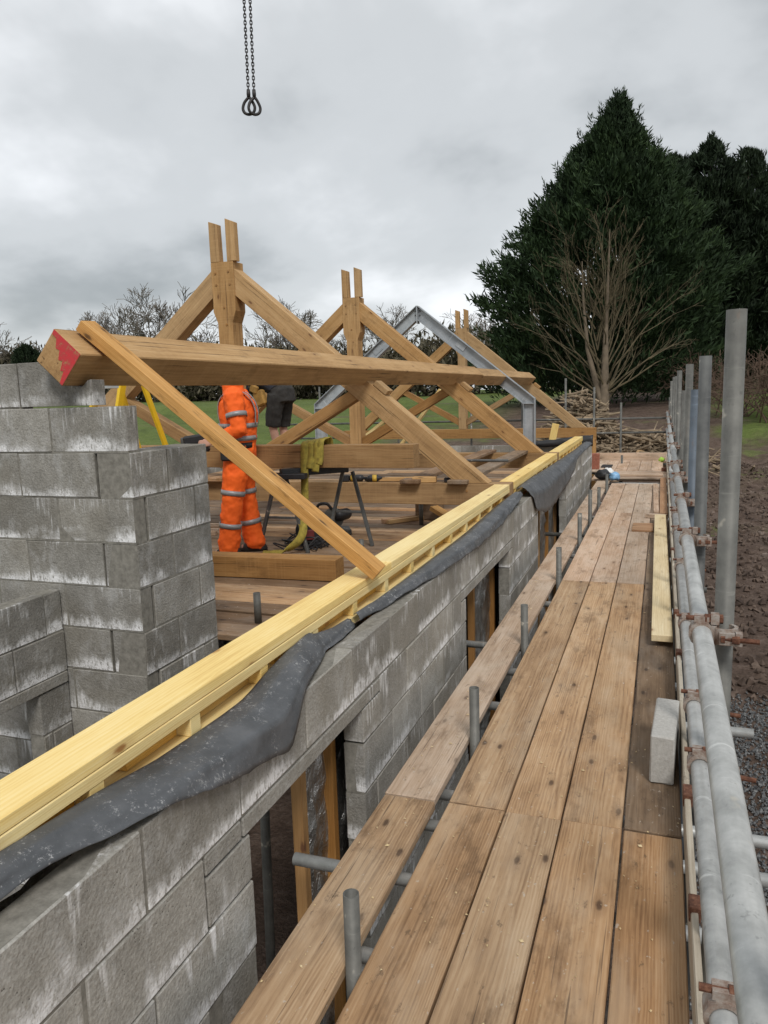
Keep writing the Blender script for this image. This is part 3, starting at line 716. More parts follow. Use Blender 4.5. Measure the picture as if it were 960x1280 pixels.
def coupler_mesh():
    vs_, fs = [], []
    def ring(c, axis_, r, w, n=14):
        b0 = len(vs_); a = Vector(axis_); u = Vector((0,0,1)) if abs(a.z) < 0.5 else Vector((1,0,0)); v_ = a.cross(u)
        for s in (-w/2, w/2):
            for rr in (r, r+0.009):
                for k in range(n):
                    an = 2*math.pi*k/n; vs_.append(Vector(c)+a*s+u*(math.cos(an)*rr)+v_*(math.sin(an)*rr))
        for k in range(n):
            l = (k+1) % n
            fs.append((b0+k, b0+l, b0+n+l, b0+n+k)); fs.append((b0+2*n+k, b0+3*n+k, b0+3*n+l, b0+2*n+l))
            fs.append((b0+n+k, b0+n+l, b0+3*n+l, b0+3*n+k)); fs.append((b0+k, b0+2*n+k, b0+2*n+l, b0+l))
    def bx(c, s):
        b0 = len(vs_)
        for i in (-1,1):
            for j in (-1,1):
                for k in (-1,1): vs_.append(Vector(c)+Vector((i*s[0]/2, j*s[1]/2, k*s[2]/2)))
        for f in ((0,1,3,2),(4,6,7,5),(0,4,5,1),(2,3,7,6),(0,2,6,4),(1,5,7,3)): fs.append(tuple(b0+i for i in f))
    ring((0,0,0), (0,1,0), 0.0243, 0.042)          # round the rail
    ring((0.053,0,0.0), (0,0,1), 0.0243, 0.042)    # round the standard
    bx((0.027,0,0), (0.014,0.044,0.05))
    bx((-0.002,0,0.038), (0.036,0.03,0.016)); bx((0.030,0,0.040), (0.020,0.034,0.024))
    bx((0.058,-0.038,0), (0.036,0.016,0.03)); bx((0.086,-0.032,0.0), (0.016,0.026,0.032))
    return raw_mesh(vs_, fs, 'coupler')
CPL = coupler_mesh()
def bolt_mesh():
    vs_, fs = [], []
    tube_rings(vs_, fs, [(0,0,0),(0.085,0,0)], 0.0068, 8); tube_rings(vs_, fs, [(0.022,0,0),(0.040,0,0)], 0.0125, 6); tube_rings(vs_, fs, [(-0.004,0,0),(0.006,0,0)], 0.0125, 6)
    return raw_mesh(vs_, fs, 'bolt')
BLT = bolt_mesh()
def coupler(x, y, z, post=True):
    rz = random.gauss(0, 0.03); mt = T(x, y, z) @ Matrix.Rotation(rz, 4, 'Z')
    c_ = add('coupler', CPL, M['coupler'], sc, mt)
    add('bolt', BLT, M['rust'], c_, mt @ T(0.045, -0.002, 0.040) @ Matrix.Rotation(math.pi+random.gauss(0,0.06), 4, 'Z'))
    add('bolt', BLT, M['rust'], c_, mt @ T(0.048, -0.040, 0.0) @ Matrix.Rotation(random.gauss(0,0.1), 4, 'Z'))
for (y, zt, m_) in posts:
    lean = random.uniform(-0.004, 0.004)
    pipe('standard', (XP-0.004, y, -1.58), (XP+lean, y, zt), M[m_], sc, n=22)
    coupler(XR, y-0.04, ZU+0.001); coupler(XR+0.006, y-0.04, ZL)
for y in (1.215, 2.50, 6.3, 9.9): coupler(XR+0.006, y, ZL)
# toe board clips
for y, w in ((2.27,0.07),(2.95,0.09),(4.6,0.07),(5.45,0.07),(7.6,0.07)):
    add('toe_board_clip', box_mesh(w, 0.034, 0.05, 0.003), M['rust'], sc, T(0.1275, y, 0.140) @ Matrix.Rotation(math.pi/2, 4, 'Z'))
# transoms and ledgers under the boards
for y, xa, xb in ((0.6,-1.06,0.35),(1.25,-1.06,0.3),(2.02,-1.06,0.28),(2.42,-1.29,0.25),(2.79,-1.06,0.62),(3.04,-1.06,0.75),(4.05,-1.06,0.475),(4.60,-1.06,0.3),(5.06,-1.31,0.3),(6.2,-1.06,0.3),(6.95,-1.06,0.4),(8.1,-1.06,0.3),(9.3,-1.3,0.3),(10.6,-1.06,0.3),(11.9,-1.06,0.3),(13.2,-1.06,0.3),(14.4,-1.06,0.3),(16.2,-1.4,0.3),(18.1,-1.4,0.3)):
    pipe('transom', (xa, y, -0.0628), (xb, y+0.01, -0.0628), M['galv' if y < 6 else 'galv_mid'], sc)
pipe('ledger', (-0.99, -1.0, -0.112), (-0.99, 18.6, -0.112), M['galv_mid'], sc); pipe('ledger', (XP+0.049, -1.0, -0.112), (XP+0.049, 18.6, -0.112), M['galv_mid'], sc)
for y, zt in ((1.87,0.25),(3.46,0.268),(4.96,0.277),(6.78,0.30),(8.66,0.306),(9.95,0.40),(11.4,0.257),(13.2,0.25)):
    pipe('standard', (-0.8275, y, -1.58), (-0.8265+random.uniform(-0.008,0.004), y+random.uniform(-0.02,0.02), zt), M['galv_mid'], sc, n=22)
# end rails beyond the far gable
pipe('guard_rail', (-9.5, 18.62, 0.93), (0.3, 18.6, 0.94), M['galv_mid'], sc); pipe('guard_rail', (-9.5, 18.62, 0.55), (0.3, 18.6, 0.62), M['galv_mid'], sc)
for x, zt in ((-2.13,1.9),(-1.48,1.68),(-0.88,1.31),(-0.80,0.18),(-3.15,1.75),(-4.4,1.15),(-6.3,1.7),(-8.45,1.9)):
    y = 18.56 if zt > 0.5 else 17.6
    pipe('standard', (x, y, -1.2 if y > 18 else -0.6), (x, y, zt), M['galv_mid'], sc)

# ------------------------------------------------------------------ loose things on the walkway
add('concrete_block', box_mesh(0.44, 0.10, 0.215, 0.006, 9, 0.0025), M['block_loose'], None, T(0.048, 3.50, 0.1085) @ Matrix.Rotation(math.radians(86.5), 4, 'Z'), 'loose pale concrete block standing on edge against the toe board', 'block')
yb = thing('softwood_plank', 'long pale yellow softwood plank lying on the boards beside the handrail', 'plank', (0.035, 7.6, 0.0))
timber('plank', (0.036, 5.12, 0.062), (0.012, 10.1, 0.062), 0.132, 0.045, M['pine_pale'], yb, bev=0.003)
for y in (5.5, 9.6): timber('packing_piece', (-0.02, y, 0.0195), (0.08, y, 0.0195), 0.06, 0.038, M['offcut'], yb, bev=0.002)
timber('plywood_offcut', (-0.30, 9.55, 0.011), (-0.06, 9.55, 0.011), 0.50, 0.02, M['offcut'], bev=0.002, label='square red-brown plywood offcut lying by the end of the yellow plank', cat='offcut')
timber('timber_offcut', (-0.16, 10.35, 0.0255), (0.09, 10.30, 0.0255), 0.10, 0.05, M['board_pale'], bev=0.003, label='short timber offcut lying crosswise past the plywood square', cat='offcut')
timber('timber_batten', (-0.035, 10.55, 0.02), (-0.075, 13.7, 0.02), 0.07, 0.038, M['board_pale'], bev=0.003, label='thin pale batten lying lengthwise beside the brown plank on the walkway', cat='batten')
timber('brown_plank', (0.055, 10.5, 0.02), (0.055, 14.6, 0.02), 0.10, 0.038, M['offcut'], bev=0.003, label='narrow brown plank lying along the toe board past the offcuts', cat='plank')
timber('clamp_block', (0.02, 16.0, 0.035), (0.12, 16.0, 0.035), 0.10, 0.07, M['rust'], bev=0.006, label='small rusty lump on the boards where the walkway meets the end deck', cat='metal scrap')
def lumpy(name, c, s, mat, seed, label, cat, sub=3, amp=0.35):
    bm = bmesh.new(); bmesh.ops.create_icosphere(bm, subdivisions=sub, radius=1.0)
    for v in bm.verts:
        k = 1+amp*mnoise.noise(v.co*1.7+Vector((seed,0,0)))+amp*0.5*mnoise.noise(v.co*4.1+Vector((0,seed,0)))
        v.co = Vector((v.co.x*s[0]*k, v.co.y*s[1]*k, max(-0.9, v.co.z)*s[2]*k))
    zmin = min(v.co.z for v in bm.verts)
    return add(name, mesh_of(bm, name, True), mat, None, T(c[0], c[1], c[2]-zmin), label, cat)
lumpy('plastic_bag', (-0.78, 14.35, 0.001), (0.10,0.09,0.075), M['blue_plastic'], 3, 'crumpled pale blue plastic bag on the boards beside the wall corner', 'bag')
lumpy('rubble_sack', (-0.98, 14.45, 0.001), (0.14,0.12,0.09), M['black'], 8, 'crumpled black sack next to the pale blue bag', 'sack')
lumpy('white_sack', (-0.90, 14.62, 0.001), (0.10,0.08,0.10), M['white'], 5, 'small white bag between the blue bag and the black sack', 'bag')
lumpy('hi_vis_glove', (0.02, 17.9, 0.001), (0.06,0.06,0.05), plain('lime_cloth', (0.35,0.55,0.08), 0.8), 4, 'lime green glove lying near the toe board at the walkway end', 'glove')
add('red_brick_stack', box_mesh(0.22, 0.2, 0.32, 0.006), M['brick_red'], None, T(-1.30, 16.4, 0.161), 'dark red brickwork stub at the corner past the block wall', 'brickwork')
add('rubber_mat', box_mesh(0.22, 0.5, 0.02, 0.004), M['black'], None, T(-1.07, 16.9, 0.012), 'black rubber mat lying on the end deck beside the red brickwork', 'mat')

# ------------------------------------------------------------------ purlin and its prop
pn = thing('oak_purlin', 'long square oak beam with red painted end lying over the truss rafters', 'beam', (-2.90, 10.5, 1.78))
PC = (-2.902, 1.928); PA = math.radians(41.2)
def purlin_seg(name, y0, y1, side, mat, par, dz=0.0):
    m_ = T(PC[0], (y0+y1)/2, PC[1]+dz) @ Matrix.Rotation(PA, 4, 'Y') @ Matrix.Rotation(math.pi/2, 4, 'Z')
    return add(name, box_mesh(y1-y0, side, side, 0.007, 2, 0.001, 12), mat, par, m_)
purlin_seg('beam_length', 3.19, 12.55, 0.210, M['oak'], pn)
purlin_seg('beam_length', 12.556, 18.15, 0.208, M['oak'], pn, -0.012)
# red marking band brushed on the end grain (upper right half of the end)
bm = bmesh.new()
pl = [(-0.100,0.102),(0.102,0.102),(0.102,-0.100),(0.082,-0.098),(0.068,-0.035),(0.050,-0.045),(0.034,0.004),(0.010,-0.008),(-0.012,0.036),(-0.036,0.030),(-0.06,0.072),(-0.094,0.075)]
vsf = [bm.verts.new((x, 0, z)) for x, z in pl]; bm.faces.new(vsf)
bmesh.ops.triangulate(bm, faces=bm.faces)
# local x along slope (T -> R edge), local z outward from the upper face
mt = T(PC[0], 3.1872, PC[1]) @ Matrix.Rotation(PA, 4, 'Y')
add('paint_mark', mesh_of(bm), M['red_paint'], pn, mt, label='red paint brushed on the end of the beam')
for yc, xc in ((7.55,0),(11.2,0),(18.05,0)):   # cleats nailed to the rafters below the beam
    sl = math.atan(0.84); cx_ = -2.735; cz = 0.775+0.84*(-1.6-cx_)
    m_ = T(cx_+0.030*math.sin(sl), yc, cz+0.030*math.cos(sl)) @ Matrix.Rotation(sl, 4, 'Y')
    add('rafter_cleat', box_mesh(0.17, 0.16, 0.055, 0.003), M['oak'], pn, m_)

bt = Vector((-2.868, 3.37, 2.099)); bb = Vector((-1.325, 3.545, 0.800))
nrm = Vector((0.66, 0.0, 0.75))
timber('raking_prop', bt, bb, 0.118, 0.062, M['prop'], upv=nrm, bev=0.003, jit=0.0008, var=2, seg=10, label='sawn timber prop leaning over the red-ended beam onto the yellow wall plate', cat='timber')

# ------------------------------------------------------------------ trusses
XRG, SL = -4.47, 0.84
def truss(yf, label, post=False):
    t = thing('oak_truss', label, 'truss', (XRG, yf+0.1, 0.555 if not post else -1.0), 'oak roof trusses')
    y0, y1 = yf, yf+0.20
    prism('tie_beam', [(-7.555,0.555),(-1.387,0.555),(-1.387,0.774),(-7.555,0.774)], y0, y1, M['oak_tie'], t, 0)
    ang = math.atan(SL)
    for s in (1, -1):
        poly = [(-4.355, 3.076), (-1.60, 0.776), (-1.935, 0.776), (-4.355, 2.795)]
        if s < 0: poly = [(2*XRG-p_[0], p_[1]) for p_ in poly]
        prism('principal_rafter', poly, y0+0.008, y1-0.008, M['oak'], t, -s*ang)
        st = [(-4.378, 0.86), (-2.93, 1.665), (-3.02, 1.752), (-4.378, 1.015)]
        a2 = math.atan(0.55)
        if s < 0: st = [(2*XRG-p_[0], p_[1]) for p_ in st]
        prism('strut', st, y0+0.03, y1-0.03, M['oak_tie'], t, s*a2)
    kp = [(-0.09,0.777),(0.09,0.777),(0.09,2.50),(0.137,2.62),(0.137,3.135),(-0.137,3.135),(-0.137,2.62),(-0.09,2.50)]
    k = prism('king_post', [(XRG+x, z) for x, z in kp], y0-0.006, y1+0.006, M['oak'], t, math.pi/2, 0.003)
    prism('prong', [(XRG-0.137,3.137),(XRG-0.028,3.137),(XRG-0.036,3.525),(XRG-0.137,3.56)], y0-0.006, y0+0.085, M['oak'], k, math.pi/2, 0.003)
    prism('prong', [(XRG+0.066,3.137),(XRG+0.170,3.137),(XRG+0.165,3.535),(XRG+0.066,3.575)], y0-0.006, y0+0.085, M['oak'], k, math.pi/2, 0.003)
    pv, pf = [], []
    tube_rings(pv, pf, [(0,-0.006,0),(0,0.02,0)], 0.011, 10)
    peg = raw_mesh(pv, pf, 'peg')
    for x, z in ((-0.085,3.02),(0.075,3.03),(-0.08,2.90),(0.085,2.90),(0.0,2.66),(0.02,2.48)):
        add('peg', peg, M['stud'], k, T(XRG+x, y0-0.008, z))
    for x in (-1.82, -1.66): add('peg', peg, M['stud'], t, T(x, y0-0.002, 0.70 if x < -1.7 else 0.69))
    if post:
        timber('post', (-1.49, yf+0.1, -1.0), (-1.49, yf+0.1, 0.553), 0.2, 0.2, M['oak'], t, upv=(1,0,0))
        timber('post', (-7.45, yf+0.1, -1.0), (-7.45, yf+0.1, 0.553), 0.2, 0.2, M['oak'], t, upv=(1,0,0))
    return t
truss(7.45, 'oak king post truss whose tie beam carries the cordless tools')
truss(11.10, 'oak king post truss standing between the tool-laden truss and the grey steel frame')
truss(17.95, 'oak king post truss beyond the grey steel frame at the end rails', True)

# ------------------------------------------------------------------ steel portal frame
sf = thing('steel_frame', 'grey galvanised steel portal frame standing between the oak trusses', 'steel frame', (-4.49, 14.6, -1.0))
def ibeam(name, p0, p1, depth, width, upv, parent, cut0=0.0, cut1=0.0, tf_=0.012, tw=0.010):
    """I section: local Z across the depth, local Y across the flanges; cut0/cut1 shear the ends along X with Z"""
    L = (Vector(p1)-Vector(p0)).length; vs_, fs = [], []
    def bx(y0, y1, z0, z1):
        b0 = len(vs_)
        for (xs, cu) in ((-L/2, cut0), (L/2, cut1)):
            for y in (y0, y1):
                for z in (z0, z1): vs_.append((xs+cu*z, y, z))
        for f in ((0,1,3,2),(4,6,7,5),(0,4,5,1),(2,3,7,6),(0,2,6,4),(1,5,7,3)): fs.append(tuple(b0+i for i in f))
    bx(-width/2, width/2, depth/2-tf_, depth/2); bx(-width/2, width/2, -depth/2, -depth/2+tf_); bx(-tw/2, tw/2, -depth/2+tf_+0.0005, depth/2-tf_-0.0005)
    return add(name, raw_mesh(vs_, fs, name), M['steel'], parent, frame(p0, p1, upv))
YS = 14.6; AX, AZ, KX, KZ = -4.49, 3.20, -2.34, 1.46
for s in (1, -1):
    kx = AX+s*(KX-AX)
    ibeam('steel_rafter', (AX+s*0.012, YS, AZ), (kx, YS, KZ), 0.215, 0.15, (0,0,1), sf, -0.81, 0.477)
    ibeam('steel_column', (kx, YS, -1.0), (kx, YS, KZ), 0.215, 0.15, (s,0,0), sf, 0, 0.477)
    n_ = Vector((s*0.629, 0, 0.777))
    timber('end_plate', (AX+s*0.006, YS, AZ-0.20), (AX+s*0.006, YS, AZ+0.135), 0.15, 0.012, M['steel'], sf, upv=(1,0,0), bev=0.001)
    timber('stiffener', (kx-s*0.10, YS-0.003, KZ-0.045), (kx+s*0.10, YS-0.003, KZ-0.045), 0.145, 0.012, M['steel'], sf, bev=0.001)
    add('splice_plate', box_mesh(0.20, 0.012, 0.12, 0.001), M['steel'], sf, T(AX+s*0.85, YS-0.012, 2.54) @ Matrix.Rotation(s*math.atan2(AZ-KZ, KX-AX)*1.0, 4, 'Y'))
for s in (1, -1):
    for dz in (-0.10, 0.02, 0.10):
        pv, pf = [], []; tube_rings(pv, pf, [(0,-0.012,0),(0,0.012,0)], 0.014, 6)
        add('bolt', raw_mesh(pv, pf, 'bolt'), M['galv_dark'], sf, T(AX+s*0.045, YS-0.014, AZ-0.06+dz))
for x, z0, z1, y in ((-4.3,0.75,1.85,12.0),):
    timber('softwood_strut', (-4.06, 12.0, 0.80), (-3.34, 12.0, 1.72), 0.045, 0.10, M['pine'], upv=(0,1,0), bev=0.002, label='steep pale yellow softwood strut leaning behind the second oak truss', cat='timber')
timber('softwood_strut', (-4.80, 12.2, 0.93), (-4.28, 12.2, 1.30), 0.045, 0.09, M['pine'], upv=(0,1,0), bev=0.002, label='short shallow pale softwood strut beside the second king post', cat='timber')
timber('softwood_upright', (-2.03, 15.22, 0.50), (-1.93, 15.22, 1.00), 0.045, 0.13, M['pine'], upv=(1,0,0), bev=0.002, label='short yellow softwood board standing up behind the black sheet', cat='timber')

# ------------------------------------------------------------------ inner platform
ZF = 0.23
ip = thing('inner_platform', 'brown boarded working platform inside the walls under the trusses', 'platform', (-4.5, 9, -1.6))
y = 4.12; k = 0
rr = random.Random(11)
while y < 14.7:
    for (xa, xb) in ((-7.35, -4.75+rr.uniform(-.4,.4)), (None, -1.62)):
        if xa is None: xa = last+0.012
        last = xb
        if y < 4.2 and xa < -4: pass
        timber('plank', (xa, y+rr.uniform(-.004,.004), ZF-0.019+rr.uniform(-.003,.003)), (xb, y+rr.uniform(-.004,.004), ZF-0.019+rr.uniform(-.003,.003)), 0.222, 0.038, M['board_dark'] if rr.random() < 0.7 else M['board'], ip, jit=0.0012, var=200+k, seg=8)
        k += 1
    y += 0.232 + (0.035 if rr.random() < 0.15 else 0.0)
for x in (-7.0, -5.2, -3.4, -1.9):
    pipe('ledger', (x, 4.05, ZF-0.064), (x, 14.7, ZF-0.064), M['galv_mid'], ip)
    for y in (4.3, 8.1, 11.9, 14.4):
        zt = ZF-0.09
        pipe('standard', (x+0.05, y, -1.58), (x+0.05, y, zt), M['galv_dark'], ip)
for x, y, h in ((-2.47,4.30,0.20),(-2.60,6.50,0.13),(-4.57,7.85,0.26),(-2.49,8.05,0.26)):
    pipe('tube_stub', (x, y, ZF-0.002), (x, y, ZF+h), M['galv_mid'], ip)
pipe('scaffold_pole', (-1.80, 3.05, -1.58), (-1.80, 3.11, 0.40), M['galv_mid'], label='upright scaffold tube seen inside the nearest wall opening', cat='pole')
# boards over the tie beams
for k, (x, lab) in enumerate(((-4.69,'scaffold board on the tie beams touching the king posts, under the bending person'),(-4.925,'scaffold board on the tie beams, the one further from the king posts'))):
    timber('walk_board', (x, 7.36, 0.796), (x, 11.42, 0.796), 0.222, 0.038, M['board'], jit=0.0012, var=400+k, seg=8, label=lab, cat='board', group='boards across the tie beams')

# loose oak lengths
timber('oak_length', (-6.3, 5.32, ZF+0.088), (-2.40, 5.52, ZF+0.088), 0.19, 0.172, M['oak_tie'], label='heavy oak length lying on the platform before the boots of the worker in orange', cat='beam', jit=0.001, seg=6)
timber('oak_length', (-6.4, 6.62, 1.128), (-2.08, 6.62, 1.128), 0.18, 0.212, M['oak_tie'], label='oak length resting on the black trestle with an olive strap over it', cat='beam', jit=0.001, seg=6)
for i, (p0, p1, w, h, lab) in enumerate([
    ((-2.95,8.05,ZF+0.028),(-2.55,8.55,ZF+0.028),0.06,0.05,'pale sawn batten lying on the platform beside the short tube stub'),
    ((-2.88,8.02,ZF+0.028),(-2.48,8.50,ZF+0.028),0.05,0.045,'darker sawn batten lying against the pale one by the tube stub')]):
    timber('sawn_batten', p0, p1, w, h, M['prop'] if i else M['offcut'], label=lab, cat='batten', bev=0.002)
timber('timber_wedge', (-2.42,8.30,ZF+0.16), (-2.15,8.15,ZF+0.05), 0.12, 0.05, M['prop'], label='tilted timber wedge leaning on the tube stub under the first truss', cat='wedge', bev=0.002)
timber('timber_cradle', (-2.66,8.42,ZF+0.125), (-2.34,8.42,ZF+0.125), 0.10, 0.24, M['board_dark'], label='dark timber chock standing behind the tube stub under the first truss', cat='chock', bev=0.004)
for k in range(4):
    timber('stacked_batten', (-5.6,7.0+0.16*k,ZF+0.025), (-4.5+0.1*k,7.05+0.15*k,ZF+0.025), 0.05, 0.045, M['board_pale'], label='pale batten lying on the platform beside the worker in orange', cat='batten', group='battens beside the worker', bev=0.002)

# trestle: a bar with two splayed leg frames
tr = thing('trestle', 'black folding trestle with splayed grey legs holding up the strapped oak length', 'trestle', (-3.2, 6.6, ZF))
A0, A1 = Vector((-3.36, 6.42, 0.985)), Vector((-2.86, 6.86, 0.985))
timber('top_bar', A0, A1, 0.09, 0.07, M['black'], tr, bev=0.006)
for p_, sp in ((A0, 0.26), (A1, 0.24)):
    for s in (-1, 1):
        foot = Vector((p_.x+s*sp, p_.y-0.02, ZF)); top = Vector((p_.x+s*0.05, p_.y, 0.955))
        timber('leg', foot, top, 0.030, 0.036, M['galv_dark'], tr, upv=(0,1,0), bev=0.003)
    timber('brace', (p_.x-sp*0.55, p_.y-0.01, 0.56), (p_.x+sp*0.55, p_.y-0.01, 0.56), 0.02, 0.02, M['galv_dark'], tr, bev=0.002)
timber('tool_tray', (-3.5, 6.40, 0.955), (-3.1, 6.45, 0.955), 0.16, 0.05, M['black'], tr, bev=0.006)

# olive webbing strap hung over the oak length
st = thing('lifting_strap', 'olive webbing strap draped over the oak length and trailing to the floor', 'strap', (-3.05, 6.5, ZF))
def ribbon(name, ctrl, w, mat, parent, wdir=(1,0,0), k=8):
    pts = curve_pts(ctrl, k); vs_, fs = [], []; W = Vector(wdir)
    for i, p_ in enumerate(pts):
        t_ = (pts[min(i+1,len(pts)-1)]-pts[max(i-1,0)]).normalized()
        u = (W-t_*W.dot(t_)).normalized()*(w/2); nn = u.normalized().cross(t_)*0.004
        vs_ += [p_-u+nn, p_+u+nn, p_+u-nn, p_-u-nn]
    for i in range(len(pts)-1):
        for j in range(4): a = i*4+j; b = i*4+(j+1) % 4; fs.append((a, b, b+4, a+4))
    fs.append((0,3,2,1)); e0 = (len(pts)-1)*4; fs.append((e0, e0+1, e0+2, e0+3))
    return add(name, raw_mesh(vs_, fs, name, True), mat, parent)
for j, (x, zl, w) in enumerate(((-3.13,0.60,0.075),(-3.06,1.02,0.07),(-3.005,0.99,0.07),(-2.965,1.06,0.06))):
    ribbon('webbing', [(x+0.01,6.76,0.95),(x,6.735,1.15),(x,6.69,1.262+0.008*j),(x,6.60,1.270+0.008*j),(x,6.50,1.250+0.006*j),(x-0.005,6.485,1.12),(x-0.02,6.475,zl)], w, M['strap'], st)
ribbon('webbing', [(-3.15,6.475,0.62),(-3.17,6.43,0.55),(-3.13,6.38,0.46),(-3.16,6.33,0.36),(-3.28,6.28,0.27),(-3.42,6.25,0.245),(-3.50,6.24,0.242)], 0.075, M['strap'], st, (0.8,0.5,0.3))

# power tools and cables
def tool(name, label, cat, loc): return thing(name, label, cat, loc)
sw = tool('mitre_saw', 'grey and black mitre saw standing on the platform behind the prop', 'saw', (-3.25, 7.35, ZF))
add('base', box_mesh(0.36, 0.26, 0.06, 0.01), M['galv_dark'], sw, T(-3.25, 7.35, ZF+0.031) @ Matrix.Rotation(0.5, 4, 'Z'))
vs_, fs = [], []; tube_rings(vs_, fs, [(0,-0.012,0),(0,0.012,0)], 0.12, 24); add('blade_guard', raw_mesh(vs_, fs, 'guard'), M['galv_mid'], sw, T(-3.24, 7.33, ZF+0.17) @ Matrix.Rotation(0.9, 4, 'Z'))
vs_, fs = [], []; tube_rings(vs_, fs, [(0,0,0),(0,0.05,0.0),(0,0.16,0.01),(0,0.19,0.01)], [0.05,0.065,0.06,0.04], 16); add('motor', raw_mesh(vs_, fs, 'motor', True), M['black'], sw, T(-3.22, 7.33, ZF+0.20) @ Matrix.Rotation(-0.6, 4, 'Z'))
cord('handle', [(-3.24,7.30,ZF+0.28),(-3.28,7.26,ZF+0.34),(-3.36,7.24,ZF+0.33),(-3.40,7.26,ZF+0.26)], 0.016, M['black'], sw)
vc = tool('extension_reel', 'black and dark red cable reel in a tangle of leads under the trestle', 'cable reel', (-3.28, 6.9, ZF))
vs_, fs = [], []; tube_rings(vs_, fs, [(0,-0.09,0),(0,-0.08,0),(0,-0.079,0),(0,0.079,0),(0,0.08,0),(0,0.09,0)], [0.13,0.13,0.08,0.08,0.13,0.13], 24); add('drum', raw_mesh(vs_, fs, 'drum'), M['black'], vc, T(-3.26, 6.80, ZF+0.131) @ Matrix.Rotation(0.7, 4, 'Z'))
add('plug_panel', box_mesh(0.12, 0.05, 0.10, 0.008), M['dark_red'], vc, T(-3.22, 6.66, ZF+0.12) @ Matrix.Rotation(0.7, 4, 'Z'))
rr = random.Random(3)
for j in range(5):
    ctrl = [(-3.25+rr.uniform(-.28,.25), 6.62+rr.uniform(-.22,.3), ZF+0.012+rr.uniform(0,.12)*(i % 2)) for i in range(7)]
    cord('cable', ctrl, 0.0075, M['black'], vc, 6)
dr = tool('cordless_drill', 'yellow and black cordless drill lying on the first tie beam', 'drill', (-3.05, 7.52, 0.776))
vs_, fs = [], []; tube_rings(vs_, fs, [(0,0,0),(0.03,0,0),(0.12,0,0),(0.15,0,0),(0.152,0,0),(0.20,0,0)], [0.026,0.034,0.036,0.032,0.018,0.014], 14); add('body', raw_mesh(vs_, fs, 'body', True), M['black'], dr, T(-3.12, 7.53, 0.812))
add('collar', pipe_mesh(0.05, 0.0375, 0.006), M['drill_yellow'], dr, T(-3.07, 7.53, 0.812)); add('grip', box_mesh(0.13, 0.034, 0.042, 0.008), M['black'], dr, T(-3.13, 7.60, 0.800) @ Matrix.Rotation(1.9, 4, 'Z')); add('battery', box_mesh(0.09, 0.06, 0.07, 0.008), M['black'], dr, T(-3.16, 7.50, 0.812) @ Matrix.Rotation(0.4, 4, 'Z'))
dr2 = tool('impact_driver', 'second yellow and black cordless driver beside the drill on the tie beam', 'driver', (-2.88, 7.52, 0.776))
vs_, fs = [], []; tube_rings(vs_, fs, [(0,0,0),(0.03,0,0),(0.10,0,0),(0.13,0,0),(0.18,0,0)], [0.028,0.036,0.036,0.02,0.01], 14); add('body', raw_mesh(vs_, fs, 'body', True), M['black'], dr2, T(-2.90, 7.50, 0.813) @ Matrix.Rotation(0.3, 4, 'Z'))
add('collar', pipe_mesh(0.045, 0.0375, 0.006), M['drill_yellow'], dr2, T(-2.83, 7.52, 0.813) @ Matrix.Rotation(0.3, 4, 'Z')); add('grip', box_mesh(0.12, 0.034, 0.04, 0.008), M['black'], dr2, T(-2.93, 7.56, 0.798) @ Matrix.Rotation(2.2, 4, 'Z'))
timber('sawn_batten', (-2.80,7.55,0.80),(-2.42,7.60,0.80),0.05,0.04,M['prop'],label='thin batten lying beside the tools on the first tie beam',cat='batten',bev=0.002)
timber('oak_offcut', (-2.40,7.50,0.805),(-2.16,7.54,0.805),0.12,0.055,M['prop'],label='wedge-shaped oak offcut lying on the first tie beam',cat='offcut',bev=0.004)
for x, lab in ((-2.02,'small black clamp on the tie beam next to the oak offcut'),(-1.80,'small black clamp on the tie beam close to the rafter foot')):
    cl = thing('clamp', lab, 'clamp', (x,7.52,0.776)); add('jaw', box_mesh(0.10,0.05,0.05,0.008), M['black'], cl, T(x,7.52,0.802)); add('handle', box_mesh(0.12,0.022,0.022,0.006), M['black'], cl, T(x+0.09,7.53,0.790))
pipe('sash_bar', (-2.5,9.3,0.835),(-1.75,9.3,0.835), M['galv_dark'], None, 0.016, 0.004, 10, label='dark steel bar lying behind the first truss across two boards', cat='bar')
for x, lab in ((-2.4,'dark board bridging the first two tie beams, nearer the king posts'),(-1.9,'dark board bridging the first two tie beams close to the rafter feet')): timber('loose_board', (x,7.36,0.796),(x,11.3,0.796),0.20,0.038,M['board_dark'],label=lab,cat='board',group='boards near the rafter feet')

# yellow step ladder behind the gable
ld = thing('step_ladder', 'yellow fibreglass step ladder standing behind the stepped gable', 'ladder', (-4.45, 5.5, ZF))
for sx_ in (-1, 1):
    timber('front_stile', (-4.76+0.21*sx_, 5.20, ZF), (-4.49+0.12*sx_, 5.58, 1.98), 0.075, 0.03, M['yellow'], ld, upv=(1,0,0), bev=0.003)
    timber('rear_stile', (-4.34+0.20*sx_, 6.25, ZF), (-4.42+0.12*sx_, 5.66, 1.98), 0.05, 0.03, M['yellow'], ld, upv=(1,0,0), bev=0.003)
for k in range(6):
    t_ = (k+1)/6.6
    c_ = Vector((-4.76,5.20,ZF)).lerp(Vector((-4.49,5.58,1.98)), t_); hw = 0.205-0.088*t_
    timber('step', c_-Vector((hw,0,0)), c_+Vector((hw,0,0)), 0.085, 0.025, M['galv'], ld, bev=0.002)
add('top_cap', box_mesh(0.34, 0.16, 0.05, 0.01), M['yellow'], ld, T(-4.455, 5.62, 1.98))
add('safety_label', box_mesh(0.05, 0.004, 0.09, 0.001), M['white'], ld, T(-4.642, 5.485, 1.745))
pv, pf = [], []
tube_rings(pv, pf, [(0,-0.002,0.018),(0,0,0.018)], 0.012, 8)
add('label_mark', raw_mesh(pv, pf, 'mark'), M['black'], ld, T(-4.642, 5.4828, 1.745))

